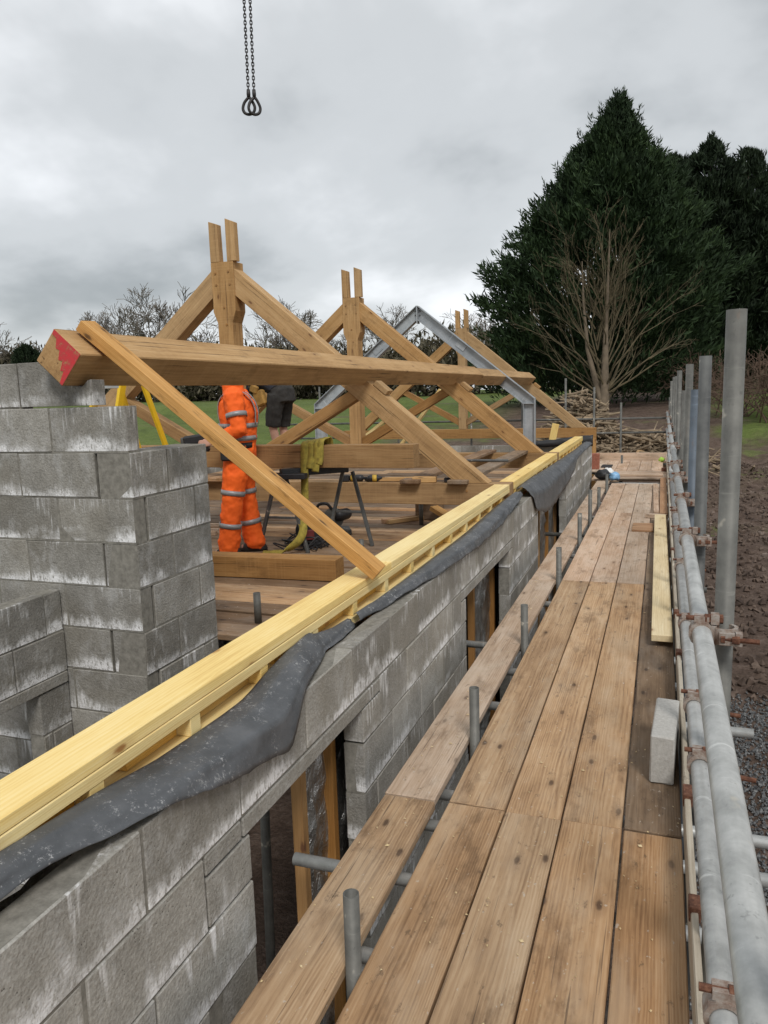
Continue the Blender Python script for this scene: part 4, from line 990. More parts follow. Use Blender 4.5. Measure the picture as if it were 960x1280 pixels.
# ------------------------------------------------------------------ lifting chains on the crane hook line
ch = thing('lifting_chain', 'two dark steel chain legs with hooks hanging from a crane out of view', 'chain', (-3.87, 7.2, 4.5))
def link_mesh(L=0.042, w=0.0145, r=0.0052):
    pts = []
    for k in range(12):
        a = 2*math.pi*k/12; c_, s_ = math.cos(a), math.sin(a)
        pts.append(Vector((0, w*c_*0.78, (L/2-w*0.78)*(1 if s_ > 0 else -1)*(1 if abs(s_) > 1e-6 else 0)+w*0.78*s_)))
    vs_, fs = [], []
    n = 6; m_ = len(pts)
    for i, p_ in enumerate(pts):
        t_ = (pts[(i+1) % m_]-pts[i-1]).normalized(); u = Vector((1,0,0)); v_ = t_.cross(u)
        for k in range(n): a = 2*math.pi*k/n; vs_.append(p_+u*(math.cos(a)*r)+v_*(math.sin(a)*r))
    for i in range(m_):
        for k in range(n):
            j = (i+1) % m_; l = (k+1) % n; fs.append((i*n+k, i*n+l, j*n+l, j*n+k))
    return raw_mesh(vs_, fs, 'link', True)
LK = link_mesh(); 
def hook_mesh():
    vs_, fs = [], []
    tube_rings(vs_, fs, [(0,0,0.0),(0,0,-0.04),(0,0,-0.075)], [0.017,0.020,0.017], 8)
    loop = [(0,0,-0.07),(-0.045,0,-0.12),(-0.062,0,-0.175),(-0.045,0,-0.215),(0,0,-0.23),(0.042,0,-0.21),(0.055,0,-0.165),(0.036,0,-0.115),(0.010,0,-0.075)]
    tube_rings(vs_, fs, curve_pts(loop, 4), 0.0145, 8)
    return raw_mesh(vs_, fs, 'hook', True)
HK = hook_mesh()
for (x0, x1, zb) in ((-3.904,-3.875,4.70),(-3.842,-3.800,4.69)):
    z = zb; k = 0
    while z < 7.3:
        t_ = (z-4.69)/2.6; x = x0+(x1-x0)*t_*3.0*0.25
        add('link', LK, M['chain'], ch, T(x, 7.2, z) @ Matrix.Rotation((math.pi/2)*(k % 2)+0.55+0.15*math.sin(k*0.7+x0*9), 4, 'Z')); z += 0.0312; k += 1
    add('hook', HK, M['chain'], ch, T(x0, 7.2, zb-0.012) @ Matrix.Rotation(0.35 if x0 < -3.87 else 0.75, 4, 'Z'))
vs_, fs = [], []
tube_rings(vs_, fs, [Vector((0.05*math.cos(a), 0, 0.09*math.sin(a))) for a in np.linspace(0, 2*math.pi, 20)], 0.012, 8, False)
add('master_ring', raw_mesh(vs_, fs, 'ring', True), M['chain'], ch, T(-3.85, 7.2, 7.36))
pipe('crane_rope', (-3.85,7.2,7.45),(-3.85,7.2,26), M['chain'], ch, 0.008, 0.003, 8)

# ------------------------------------------------------------------ people
def ell_rings(vs_, fs, rings, n=20, cap=True):
    """rings: (centre, half axis a, half axis b) lofted in order"""
    b0 = len(vs_)
    for (c_, a, b) in rings:
        c_, a, b = Vector(c_), Vector(a), Vector(b)
        for k in range(n):
            t_ = 2*math.pi*k/n; vs_.append(c_+a*math.cos(t_)+b*math.sin(t_))
    for i in range(len(rings)-1):
        for k in range(n): l = (k+1) % n; fs.append((b0+i*n+k, b0+i*n+l, b0+(i+1)*n+l, b0+(i+1)*n+k))
    if cap:
        fs.append(tuple(b0+k for k in range(n))[::-1]); e0 = b0+(len(rings)-1)*n; fs.append(tuple(e0+k for k in range(n)))
def fused(name, vs_, fs, mat, parent, Mx, vox=0.012, fold=0.0, seed=0, label=None):
    o = add(name, raw_mesh(vs_, fs, name, True), mat, parent, Mx, label)
    r = o.modifiers.new('fuse', 'REMESH'); r.mode = 'VOXEL'; r.voxel_size = vox; r.use_smooth_shade = True
    s = o.modifiers.new('soft', 'SMOOTH'); s.iterations = 4; s.factor = 0.5
    if fold:
        tx = bpy.data.textures.new(name+'_folds', 'CLOUDS'); tx.noise_scale = 0.085; tx.noise_depth = 2
        dm = o.modifiers.new('folds', 'DISPLACE'); dm.texture = tx; dm.strength = fold; dm.mid_level = 0.5; dm.texture_coords = 'GLOBAL'; tx.noise_basis = 'ORIGINAL_PERLIN'
    return o
def tub(vs_, fs, pts, rad, n=14): tube_rings(vs_, fs, pts, rad, n)
def hand(vs_, fs, wrist, fwd, side, palm, curl=0.7, size=1.0):
    """palm block with four fingers and a thumb; fwd: finger direction, side: towards the thumb, palm: direction the palm faces"""
    f, s, q = Vector(fwd).normalized(), Vector(side).normalized(), Vector(palm).normalized(); w = Vector(wrist)
    ell_rings(vs_, fs, [(w-f*0.02, s*0.026, q*0.02), (w+f*0.03, s*0.038, q*0.017), (w+f*0.085, s*0.042, q*0.015), (w+f*0.098, s*0.038, q*0.011)], 12)
    for i, L in enumerate((0.070, 0.080, 0.074, 0.058)):
        b = w+f*0.09+s*(0.030-0.020*i); d1 = f; d2 = (f+q*curl).normalized(); d3 = (f+q*curl*2.6).normalized()
        tub(vs_, fs, [b-f*0.02, b, b+d1*L*0.4, b+d1*L*0.4+d2*L*0.35, b+d1*L*0.4+d2*L*0.35+d3*L*0.3], [0.0095,0.0095,0.009,0.0085,0.0065], 8)
    b = w+f*0.025+s*0.032
    tub(vs_, fs, [b-s*0.012, b+s*0.018+f*0.02, b+s*0.028+f*0.05+q*0.012, b+s*0.024+f*0.075+q*0.022], [0.013,0.012,0.0105,0.008], 8)
def head(vs_, fs, c_, fwd=(1,0,0), upv=(0,0,1), s=1.0):
    f = Vector(fwd).normalized(); u = Vector(upv); u = (u-f*u.dot(f)).normalized(); l = u.cross(f); c_ = Vector(c_)
    prof = [(-0.125,0.030,0.04,0.035),(-0.105,0.035,0.055,0.048),(-0.07,0.020,0.078,0.060),(-0.03,0.008,0.092,0.070),(0.01,0.0,0.098,0.075),(0.05,-0.004,0.098,0.076),(0.085,-0.008,0.085,0.066),(0.108,-0.012,0.058,0.045),(0.118,-0.014,0.02,0.016)]
    ell_rings(vs_, fs, [(c_+u*z*s+f*x*s, f*a*s, l*b*s) for (z, x, a, b) in prof], 18)
    tub(vs_, fs, [c_+f*0.088+u*0.02, c_+f*0.108-u*0.012, c_+f*0.112-u*0.026, c_+f*0.092-u*0.034], [0.009,0.012,0.014,0.008], 8)       # nose
    tub(vs_, fs, [c_+f*0.084-u*0.060+l*0.026, c_+f*0.096-u*0.058, c_+f*0.084-u*0.060-l*0.026], [0.006,0.009,0.006], 8)                  # mouth
    for q in (-1, 1):
        tub(vs_, fs, [c_+l*q*0.072-u*0.03, c_+l*q*0.084+u*0.0-f*0.006, c_+l*q*0.074+u*0.028-f*0.004], [0.008,0.015,0.008], 8)             # ears
        tub(vs_, fs, [c_+f*0.080+l*q*0.046+u*0.026, c_+f*0.094+l*q*0.028+u*0.032, c_+f*0.092+l*q*0.012+u*0.028], [0.006,0.008,0.006], 8)  # brow
def band(name, c_, a, b, h, mat, parent, Mx, nrm=None):
    a, b = Vector(a), Vector(b); w = Vector(nrm).normalized() if nrm else a.cross(b).normalized(); vs_, fs = [], []
    c_ = Vector(c_)
    ell_rings(vs_, fs, [(c_-w*h/2, a, b), (c_+w*h/2, a, b), (c_+w*h/2, a*0.95, b*0.95), (c_-w*h/2, a*0.95, b*0.95)], 24, False)
    b0 = 3*24
    for k in range(24): l = (k+1) % 24; fs.append((b0+k, b0+l, l, k))
    return add(name, raw_mesh(vs_, fs, name, True), mat, parent, Mx)
X1, Y1 = Vector((1,0,0)), Vector((0,1,0))
def E3(c_, a, b, tilt=0.0): return (c_, (a*math.cos(tilt), 0, a*math.sin(tilt)), (0, b, 0))

# worker in orange, facing -X, side on to the walkway
wk = thing('person', 'person in orange hi-vis jacket and trousers standing by the trestle', 'person', (-3.69, 6.25, ZF))
WMx = T(-3.69, 6.25, ZF) @ Matrix.Rotation(math.radians(202), 4, 'Z')
hipL, kneeL, ankL = (0.01,0.10,0.93), (0.07,0.125,0.52), (0.125,0.13,0.10)
hipR, kneeR, ankR = (0.0,-0.10,0.93), (-0.02,-0.11,0.51), (-0.085,-0.12,0.10)
shL, elL, wrL = (-0.01,0.215,1.47), (-0.055,0.275,1.18), (0.185,0.235,1.085)
shR, elR, wrR = (-0.01,-0.215,1.47), (-0.01,-0.27,1.19), (0.22,-0.16,1.09)
v_, f_ = [], []
ell_rings(v_, f_, [E3((0,0,0.86),0.10,0.15), E3((0,0,0.98),0.115,0.165), E3((0,0,1.10),0.10,0.145), E3((0.01,0,1.32),0.115,0.175), E3((0.01,0,1.45),0.10,0.18), E3((0.025,0,1.52),0.06,0.08), E3((0.045,0,1.60),0.055,0.06)], 18)
for h_, k_, a_, tx_ in ((hipL,kneeL,ankL,0.1),(hipR,kneeR,ankR,0.1)):
    tub(v_, f_, [h_, Vector(h_).lerp(Vector(k_),0.5), k_, Vector(k_).lerp(Vector(a_),0.4), a_, Vector(a_)+Vector((0.02,0,-0.05)), Vector(a_)+Vector((0.13,0,-0.065))], [0.09,0.078,0.055,0.055,0.038,0.038,0.032])
for s_, e_, w_ in ((shL,elL,wrL),(shR,elR,wrR)):
    tub(v_, f_, [s_, Vector(s_).lerp(Vector(e_),0.5), e_, Vector(e_).lerp(Vector(w_),0.4), w_], [0.052,0.046,0.038,0.037,0.027])
hand(v_, f_, wrL, (0.9,-0.1,-0.15), (0,-0.3,1), (0,-1,0), 0.8); hand(v_, f_, wrR, (0.9,0.2,-0.1), (0,0.3,1), (0,1,0), 0.8)
head(v_, f_, (0.075,0,1.70), (0.97,0,-0.22))
fused('body', v_, f_, M['skin'], wk, WMx, 0.009)
v_, f_ = [], []
ell_rings(v_, f_, [E3((-0.005,0,0.90),0.150,0.205), E3((-0.005,0,0.98),0.152,0.208), E3((-0.008,0,1.06),0.156,0.207), E3((-0.008,0,1.14),0.166,0.212), E3((-0.012,0,1.32),0.178,0.226), E3((-0.005,0,1.43),0.158,0.222), E3((0.010,0,1.50),0.105,0.14), E3((0.02,0,1.56),0.100,0.105), E3((0.028,0,1.615),0.098,0.098)], 22)
for s_, e_, w_ in ((shL,elL,wrL),(shR,elR,wrR)):
    tub(v_, f_, [Vector(s_)+Vector((0,-0.05 if s_[1] > 0 else 0.05,0.01)), s_, Vector(s_).lerp(Vector(e_),0.5), e_, Vector(e_).lerp(Vector(w_),0.5), Vector(e_).lerp(Vector(w_),0.96)], [0.092,0.094,0.088,0.080,0.066,0.052])
jk = fused('jacket', v_, f_, M['orange'], wk, WMx, 0.010, 0.042, 1)
v_, f_ = [], []
ell_rings(v_, f_, [E3((0,0,0.80),0.135,0.19), E3((0,0,0.92),0.140,0.195), E3((0,0,1.04),0.130,0.175)], 20)
for h_, k_, a_ in ((hipL,kneeL,ankL),(hipR,kneeR,ankR)):
    h_, k_, a_ = Vector(h_), Vector(k_), Vector(a_)
    tub(v_, f_, [h_+Vector((0,0,0.02)), h_.lerp(k_,0.3), h_.lerp(k_,0.7), k_, k_.lerp(a_,0.45), k_.lerp(a_,0.8), a_+Vector((0.0,0,-0.02)), a_+Vector((0.015,0,-0.06))], [0.125,0.122,0.108,0.098,0.095,0.098,0.100,0.088], 16)
tro = fused('trousers', v_, f_, M['orange'], wk, WMx, 0.010, 0.048, 2)
for a_ in (ankL, ankR):
    v_, f_ = [], []; a_ = Vector(a_)
    ell_rings(v_, f_, [(a_+Vector((0.02,0,-0.098)), X1*0.135, Y1*0.052), (a_+Vector((0.02,0,-0.07)), X1*0.138, Y1*0.054), (a_+Vector((0.01,0,-0.035)), X1*0.11, Y1*0.05), (a_+Vector((-0.02,0,0.01)), X1*0.07, Y1*0.055), (a_+Vector((-0.02,0,0.08)), X1*0.066, Y1*0.056)], 18)
    add('boot', raw_mesh(v_, f_, 'boot', True), M['boot'], wk, WMx)
v_, f_ = [], []; c_ = Vector((0.06,0,1.725))
ell_rings(v_, f_, [(c_+Vector((-0.02,0,0.02)), X1*0.098, Y1*0.082), (c_+Vector((-0.012,0,0.06)), X1*0.10, Y1*0.083), (c_+Vector((-0.016,0,0.095)), X1*0.078, Y1*0.066), (c_+Vector((-0.02,0,0.112)), X1*0.03, Y1*0.028)], 18)
add('hair', raw_mesh(v_, f_, 'hair', True), M['hair'], wk, WMx)
def limb_band(p0, p1, t_, r, parent, h=0.042):
    p0, p1 = Vector(p0), Vector(p1); d_ = (p1-p0).normalized(); u = d_.cross(Vector((0,1,0))).normalized(); w_ = d_.cross(u)
    band('reflective_band', p0.lerp(p1, t_), u*r, w_*r, h, M['tape'], parent, WMx, d_)
for z, a, b in ((1.10,0.170,0.218),(1.215,0.180,0.228)): band('reflective_band', (-0.006,0,z), (a,0,0), (0,b,0), 0.042, M['tape'], jk, WMx, (0,0,1))
for q in (-1, 1):   # braces over the shoulders
    pts = [(0.140,0.095*q,1.22),(0.155,0.10*q,1.35),(0.125,0.105*q,1.47),(0.0,0.11*q,1.548),(-0.130,0.105*q,1.48),(-0.186,0.10*q,1.36),(-0.182,0.095*q,1.22)]
    o = ribbon('reflective_band', pts, 0.05, M['tape'], None, (0,1,0)); bpy.data.objects.remove(o)
    v_, f_ = [], []
    cp = curve_pts(pts, 6)
    for p_ in cp: v_ += [p_+Vector((0,-0.025,0)), p_+Vector((0,0.025,0))]
    f_ = [(2*i, 2*i+1, 2*i+3, 2*i+2) for i in range(len(cp)-1)]
    o = add('reflective_band', raw_mesh(v_, f_, 'band', True), M['tape'], jk, WMx); o.modifiers.new('thick', 'SOLIDIFY').thickness = 0.006
limb_band(shL, elL, 0.55, 0.096, jk); limb_band(shR, elR, 0.55, 0.096, jk)
limb_band(elL, wrL, 0.60, 0.069, jk); limb_band(elR, wrR, 0.60, 0.069, jk)
for h_, k_, a_ in ((hipL,kneeL,ankL),(hipR,kneeR,ankR)):
    limb_band(h_, k_, 0.80, 0.113, tro, 0.045); limb_band(k_, a_, 0.52, 0.106, tro, 0.045)
band('belt', (0,0,1.035), (0.158,0,0), (0,0.212,0), 0.05, M['black'], wk, WMx, (0,0,1))
add('belt_pouch', box_mesh(0.14, 0.06, 0.13, 0.015), M['black'], wk, WMx @ T(0.06, 0.235, 0.97))
# nail gun in his hands
ng = thing('nail_gun', 'black and grey nail gun held at waist height by the worker in orange', 'nail gun', (-3.95, 6.1, 1.2))
add('body', box_mesh(0.26, 0.07, 0.09, 0.018), M['black'], ng, WMx @ T(0.36, 0.08, 1.10) @ Matrix.Rotation(0.12, 4, 'Y'))
add('magazine', box_mesh(0.26, 0.035, 0.045, 0.006), M['galv_mid'], ng, WMx @ T(0.38, 0.08, 1.015) @ Matrix.Rotation(0.12, 4, 'Y'))
add('nose', box_mesh(0.05, 0.045, 0.13, 0.008), M['galv_dark'], ng, WMx @ T(0.485, 0.08, 1.055))
add('grip', box_mesh(0.05, 0.04, 0.12, 0.012), M['black'], ng, WMx @ T(0.275, 0.08, 1.045))

# second person bending over on the boards across the tie beams
ZB = 0.816
p2 = thing('person', 'person in dark shorts and navy top bending over behind the worker in orange', 'person', (-4.72, 9.0, ZB))
PMx = T(-4.72, 9.0, ZB) @ Matrix.Rotation(math.radians(172), 4, 'Z')
hL, kL, aL = Vector((-0.08,0.10,0.90)), Vector((-0.02,0.13,0.50)), Vector((-0.12,0.13,0.09)); hR, kR, aR = Vector((-0.08,-0.10,0.90)), Vector((0.0,-0.12,0.50)), Vector((-0.06,-0.13,0.09))
sL, eL, wL = Vector((0.40,0.19,1.10)), Vector((0.30,0.22,0.85)), Vector((0.42,0.15,0.66)); sR, eR, wR = Vector((0.40,-0.19,1.10)), Vector((0.44,-0.21,0.84)), Vector((0.50,-0.10,0.64))
def R2(c_, a, b, dv):   # ring across direction dv in the local XZ plane
    dv = Vector(dv).normalized(); return (c_, tuple(Vector((-dv.z,0,dv.x))*a), (0,b,0))
v_, f_ = [], []
D = (0.88,0,0.40)
ell_rings(v_, f_, [R2((-0.12,0,0.84),0.11,0.15,(0.2,0,1)), R2((-0.08,0,0.95),0.12,0.165,(0.5,0,0.9)), R2((0.06,0,1.03),0.10,0.145,D), R2((0.25,0,1.10),0.11,0.17,D), R2((0.41,0,1.15),0.095,0.175,D), R2((0.49,0,1.17),0.055,0.07,D), R2((0.56,0,1.18),0.05,0.055,D)], 18)
for h_, k_, a_ in ((hL,kL,aL),(hR,kR,aR)):
    tub(v_, f_, [h_, h_.lerp(k_,0.5), k_, k_.lerp(a_,0.4), a_, a_+Vector((0.02,0,-0.045)), a_+Vector((0.14,0,-0.06))], [0.09,0.078,0.056,0.056,0.038,0.038,0.032])
for s_, e_, w_ in ((sL,eL,wL),(sR,eR,wR)):
    tub(v_, f_, [s_, s_.lerp(e_,0.5), e_, e_.lerp(w_,0.4), w_], [0.052,0.046,0.038,0.037,0.027])
hand(v_, f_, wL, (0.3,-0.3,-1), (1,0.2,0.3), (0,-1,0.2), 0.5); hand(v_, f_, wR, (0.3,0.3,-1), (1,-0.2,0.3), (0,1,0.2), 0.5)
head(v_, f_, (0.66,0,1.16), (0.35,0,-0.94), (0.9,0,0.4))
fused('body', v_, f_, M['skin'], p2, PMx, 0.010)
v_, f_ = [], []
ell_rings(v_, f_, [R2((-0.13,0,0.80),0.14,0.18,(0.1,0,1)), R2((-0.11,0,0.92),0.145,0.19,(0.4,0,0.9)), R2((-0.04,0,1.0),0.13,0.175,(0.7,0,0.7))], 18)
for h_, k_ in ((hL,kL),(hR,kR)): tub(v_, f_, [h_, h_.lerp(k_,0.35), h_.lerp(k_,0.75), h_.lerp(k_,1.02)], [0.118,0.112,0.104,0.100], 16)
fused('shorts', v_, f_, M['grey_cloth'], p2, PMx, 0.012, 0.03, 4)
v_, f_ = [], []
ell_rings(v_, f_, [R2((-0.07,0,0.97),0.145,0.19,(0.6,0,0.8)), R2((0.05,0,1.04),0.125,0.175,D), R2((0.25,0,1.11),0.135,0.195,D), R2((0.40,0,1.155),0.12,0.195,D), R2((0.48,0,1.175),0.075,0.10,D)], 18)
for s_, e_, w_ in ((sL,eL,wL),(sR,eR,wR)): tub(v_, f_, [s_, s_.lerp(e_,0.5), e_, e_.lerp(w_,0.5), e_.lerp(w_,0.95)], [0.075,0.068,0.060,0.052,0.042])
fused('jumper', v_, f_, M['navy'], p2, PMx, 0.012, 0.03, 5)
for a_ in (aL, aR):
    v_, f_ = [], []
    ell_rings(v_, f_, [(a_+Vector((0.03,0,-0.088)), X1*0.14, Y1*0.052), (a_+Vector((0.03,0,-0.06)), X1*0.14, Y1*0.054), (a_+Vector((0.01,0,-0.025)), X1*0.11, Y1*0.05), (a_+Vector((-0.01,0,0.02)), X1*0.07, Y1*0.055), (a_+Vector((-0.01,0,0.09)), X1*0.06, Y1*0.052)], 18)
    add('boot', raw_mesh(v_, f_, 'boot', True), M['boot'], p2, PMx)
v_, f_ = [], []
ell_rings(v_, f_, [((0.66,0,1.20), (0.09,0,-0.02), (0,0.082,0)), ((0.675,0,1.245), (0.085,0,-0.02), (0,0.075,0)), ((0.68,0,1.275), (0.05,0,-0.01), (0,0.04,0))], 16)
add('hair', raw_mesh(v_, f_, 'hair', True), M['hair'], p2, PMx)
add('tool_pouch', box_mesh(0.16, 0.09, 0.20, 0.02), M['khaki'], p2, PMx @ T(0.10, 0.20, 0.86) @ Matrix.Rotation(0.3, 4, 'Y'))
add('tool_pouch', box_mesh(0.12, 0.05, 0.10, 0.015), M['khaki'], p2, PMx @ T(0.16, 0.24, 0.98) @ Matrix.Rotation(-0.4, 4, 'Y'))

# ------------------------------------------------------------------ trees
def leafmat(name, a, b, c2, sc=0.6):
    N = NT(name); p = N.pos(); N.objvec(False)
    f = N.math('ADD', N.math('MULTIPLY', N.noise(p, sc, 4, 0.6), 0.55), N.math('MULTIPLY', N.noise(p, sc*9, 3, 0.6), 0.45))
    return N.done(N.ramp(f, [(0.34, a), (0.52, b), (0.68, c2)]), 0.75, 0, 0.25)
M['conifer'] = leafmat('conifer_foliage', (0.009,0.018,0.008), (0.022,0.043,0.015), (0.054,0.090,0.030))
M['conifer2'] = leafmat('dark_conifer_foliage', (0.008,0.015,0.008), (0.018,0.032,0.014), (0.038,0.060,0.024))
M['bark'] = plain('bark', (0.105,0.085,0.060), 0.9, 0, 0.35, 6)
M['bark_pale'] = plain('pale_bark', (0.165,0.128,0.088), 0.9, 0, 0.3, 3)
M['olive_twig'] = plain('olive_twigs', (0.105,0.083,0.046), 0.9, 0, 0.4, 3)
M['twig'] = plain('grey_twigs', (0.125,0.108,0.088), 0.9, 0, 0.3, 1)
M['brush'] = plain('brown_brush', (0.10,0.065,0.045), 0.95, 0, 0.4, 2)
M['hedge'] = leafmat('winter_scrub', (0.045,0.041,0.026), (0.085,0.074,0.047), (0.13,0.112,0.072), 0.25)

def conifer(label, base, H, prof, n, seed, apex=(0,0), mat='conifer', trunk_r=0.35, blade=(0.35,0.8), open_=0.0, name='conifer_tree', lo=0.04):
    rng = np.random.default_rng(seed); bx_, by_ = base; bz = ground_z(bx_, by_)
    t = thing(name, label, 'tree', (bx_, by_, bz), 'tall dark conifers')
    ts = np.array([p_[0] for p_ in prof]); rs = np.array([p_[1] for p_ in prof])
    # plumes: boughs that each sweep up and out; foliage blades grow along them
    nb = n//40
    V, Fc = [], []
    cnt = 0
    for i in range(nb):
        tt = lo+(1-lo-0.01)*(rng.random()**0.9)
        th = rng.uniform(0, 2*math.pi); R = float(np.interp(tt, ts, rs))
        R *= 1+0.20*mnoise.noise(Vector((math.cos(th)*1.6, math.sin(th)*1.6, tt*7+seed)))+0.22*mnoise.noise(Vector((math.cos(th)*4.5, math.sin(th)*4.5, tt*15+seed)))+rng.normal(0, 0.07)
        depth = 1.0 if rng.random() < 0.72 else rng.uniform(0.35, 0.9)
        R *= depth
        cx_ = bx_+apex[0]*tt; cy_ = by_+apex[1]*tt
        tip = np.array([cx_+R*math.cos(th), cy_+R*math.sin(th), bz+H*tt+0.06*R+rng.uniform(0, 0.55)*min(1, R/2)])
        if open_ and rng.random() < open_*(1 if tt < 0.75 else 0.3): continue
        inner = np.array([cx_+R*0.55*math.cos(th), cy_+R*0.55*math.sin(th), bz+H*tt-0.12*R-0.2])
        out = tip-inner; L = np.linalg.norm(out)+1e-6; out = out/L
        m_ = 105
        u = rng.random(m_)**0.6
        w = 0.26+0.5*min(1.0, R/3.0)
        P = inner+np.outer(u, tip-inner)+rng.normal(0, 1, (m_,3))*np.array([w*0.55, w*0.55, w*0.33])*(1.1-0.75*u)[:,None]
        Dv = out*0.75+np.array([0,0,0.42])+rng.normal(0, 0.42, (m_,3)); Dv /= np.linalg.norm(Dv, axis=1)[:,None]
        Sd = np.cross(Dv, rng.normal(0, 1, (m_,3))); Sd /= np.linalg.norm(Sd, axis=1)[:,None]+1e-9
        Ln = rng.uniform(blade[0], blade[1], m_)*(0.55+0.45*min(1, R/2.5)); Wd = Ln*rng.uniform(0.07, 0.13, m_)
        a = P; b = P+Dv*(Ln*0.45)[:,None]+Sd*Wd[:,None]; c_ = P+Dv*Ln[:,None]; d_ = P+Dv*(Ln*0.45)[:,None]-Sd*Wd[:,None]
        V.append(np.stack([a,b,c_,d_],1).reshape(-1,3)); cnt += m_
    for i in range(nb//6):      # upright leaders that break the outline
        tt = 0.30+0.69*rng.random(); th = rng.uniform(0, 2*math.pi); R = float(np.interp(tt, ts, rs))*rng.uniform(0.7, 1.0)
        hh = rng.uniform(0.7, 1.9)*min(1.0, 0.45+R/3); m_ = 60
        b3 = np.array([bx_+apex[0]*tt+R*math.cos(th), by_+apex[1]*tt+R*math.sin(th), bz+H*tt-0.3])
        u = rng.random(m_); lean = np.array([math.cos(th)*0.25, math.sin(th)*0.25, 1.0])
        P = b3+np.outer(u*hh, lean)+rng.normal(0, 1, (m_,3))*(0.24*(1.05-u))[:,None]*np.array([1,1,0.4])
        Dv = lean*0.7+rng.normal(0, 0.4, (m_,3)); Dv /= np.linalg.norm(Dv, axis=1)[:,None]
        Sd = np.cross(Dv, rng.normal(0, 1, (m_,3))); Sd /= np.linalg.norm(Sd, axis=1)[:,None]+1e-9
        Ln = rng.uniform(blade[0], blade[1], m_)*(1.0-0.4*u); Wd = Ln*0.10
        V.append(np.stack([P, P+Dv*(Ln*0.45)[:,None]+Sd*Wd[:,None], P+Dv*Ln[:,None], P+Dv*(Ln*0.45)[:,None]-Sd*Wd[:,None]],1).reshape(-1,3))
    V = np.concatenate(V); nf = len(V)//4
    me = bpy.data.meshes.new('crown'); me.vertices.add(len(V)); me.vertices.foreach_set('co', V.astype(np.float32).ravel())
    me.loops.add(nf*4); me.loops.foreach_set('vertex_index', np.arange(nf*4, dtype=np.int32))
    me.polygons.add(nf); me.polygons.foreach_set('loop_start', np.arange(0, nf*4, 4, dtype=np.int32))
    try: me.polygons.foreach_set('loop_total', np.full(nf, 4, dtype=np.int32))
    except Exception: pass
    me.update(calc_edges=True)
    add('crown', me, M[mat], t)
    v_, f_ = [], []
    tube_rings(v_, f_, [(bx_+apex[0]*q, by_+apex[1]*q, bz-0.3+H*0.97*q) for q in (0,0.1,0.3,0.6,0.85,1)], [trunk_r*1.3,trunk_r,trunk_r*0.8,trunk_r*0.5,trunk_r*0.2,0.03], 8)
    rr = random.Random(seed)
    for k in range(26):
        q = rr.uniform(0.06, 0.8); a = rr.uniform(0, 6.28); R = float(np.interp(q, ts, rs))*0.75
        p0 = Vector((bx_+apex[0]*q, by_+apex[1]*q, bz+H*q)); dv = Vector((math.cos(a), math.sin(a), 0.35))
        tube_rings(v_, f_, [p0, p0+dv*R*0.5, p0+dv*R+Vector((0,0,0.3))], [0.07,0.045,0.015], 5, False)
    add('trunk', raw_mesh(v_, f_, 'trunk', True), M['bark'], t)
    return t
conifer('huge broad dark green conifer towering behind the bare pale-stemmed tree', (-3.7,45.0), 15.9, [(0,6.2),(0.08,6.4),(0.33,6.1),(0.48,5.2),(0.62,3.9),(0.75,2.45),(0.86,1.3),(0.94,0.5),(1,0.04)], 56000, 21, (1.2,0), 'conifer', 0.5, (0.24,0.58))
for (x, y, H, r, sd, lab) in ((0.3,55,15.2,2.9,5,'slim dark conifer in the row, directly beside the huge broad conifer'),(2.5,55,15.9,2.8,6,'tallest slim conifer in the row beside the huge broad conifer'),(4.8,56,15.2,2.7,7,'slim dark conifer behind the tall weathered scaffold tube'),(6.9,57,14.6,2.4,8,'slim conifer at the thin end of the conifer row'),(9.4,58,15.0,2.5,9,'last slim conifer of the row beyond the mud')):
    conifer(lab, (x,y), H, [(0,r*0.9),(0.2,r),(0.5,r*0.95),(0.75,r*0.72),(0.9,r*0.4),(0.97,r*0.16),(1,0.08)], 15000, sd, (0,0), 'conifer2', 0.28, (0.28,0.65), 0.13, lo=0.14)

def grow(v_, f_, rr, p, d_, L, r, lvl, maxl, spread, nchild, up_, ratio=0.72, rmin=0.012, seg=3, curve=0.18):
    pts = [p.copy()]; dd = d_.copy(); rad = [r]
    for k in range(seg):
        dd = (dd+Vector((rr.gauss(0,curve), rr.gauss(0,curve), rr.gauss(0,curve)*0.6+up_))).normalized()
        pts.append(pts[-1]+dd*(L/seg)); rad.append(max(rmin, r*(1-0.42*(k+1)/seg)))
    tube_rings(v_, f_, pts, rad, 7 if lvl == 0 else (5 if lvl < 2 else 3), False)
    if lvl >= maxl: return
    for c_ in range(nchild if lvl else nchild+1):
        t_ = rr.uniform(0.35, 1.0) if c_ else 1.0
        i = min(seg-1, int(t_*seg)); q = pts[i].lerp(pts[i+1], t_*seg-i if i < seg else 0) if t_ < 1 else pts[-1]
        ax = Vector((rr.gauss(0,1), rr.gauss(0,1), rr.gauss(0,1))); ax = (ax-dd*ax.dot(dd)).normalized()
        nd = (dd+ax*math.tan(rr.uniform(spread*0.5, spread))).normalized()
        grow(v_, f_, rr, q, nd, L*rr.uniform(ratio*0.8, ratio*1.15), max(rmin, rad[-1]*rr.uniform(0.6,0.85)), lvl+1, maxl, spread, nchild, up_, ratio, rmin, seg, curve)
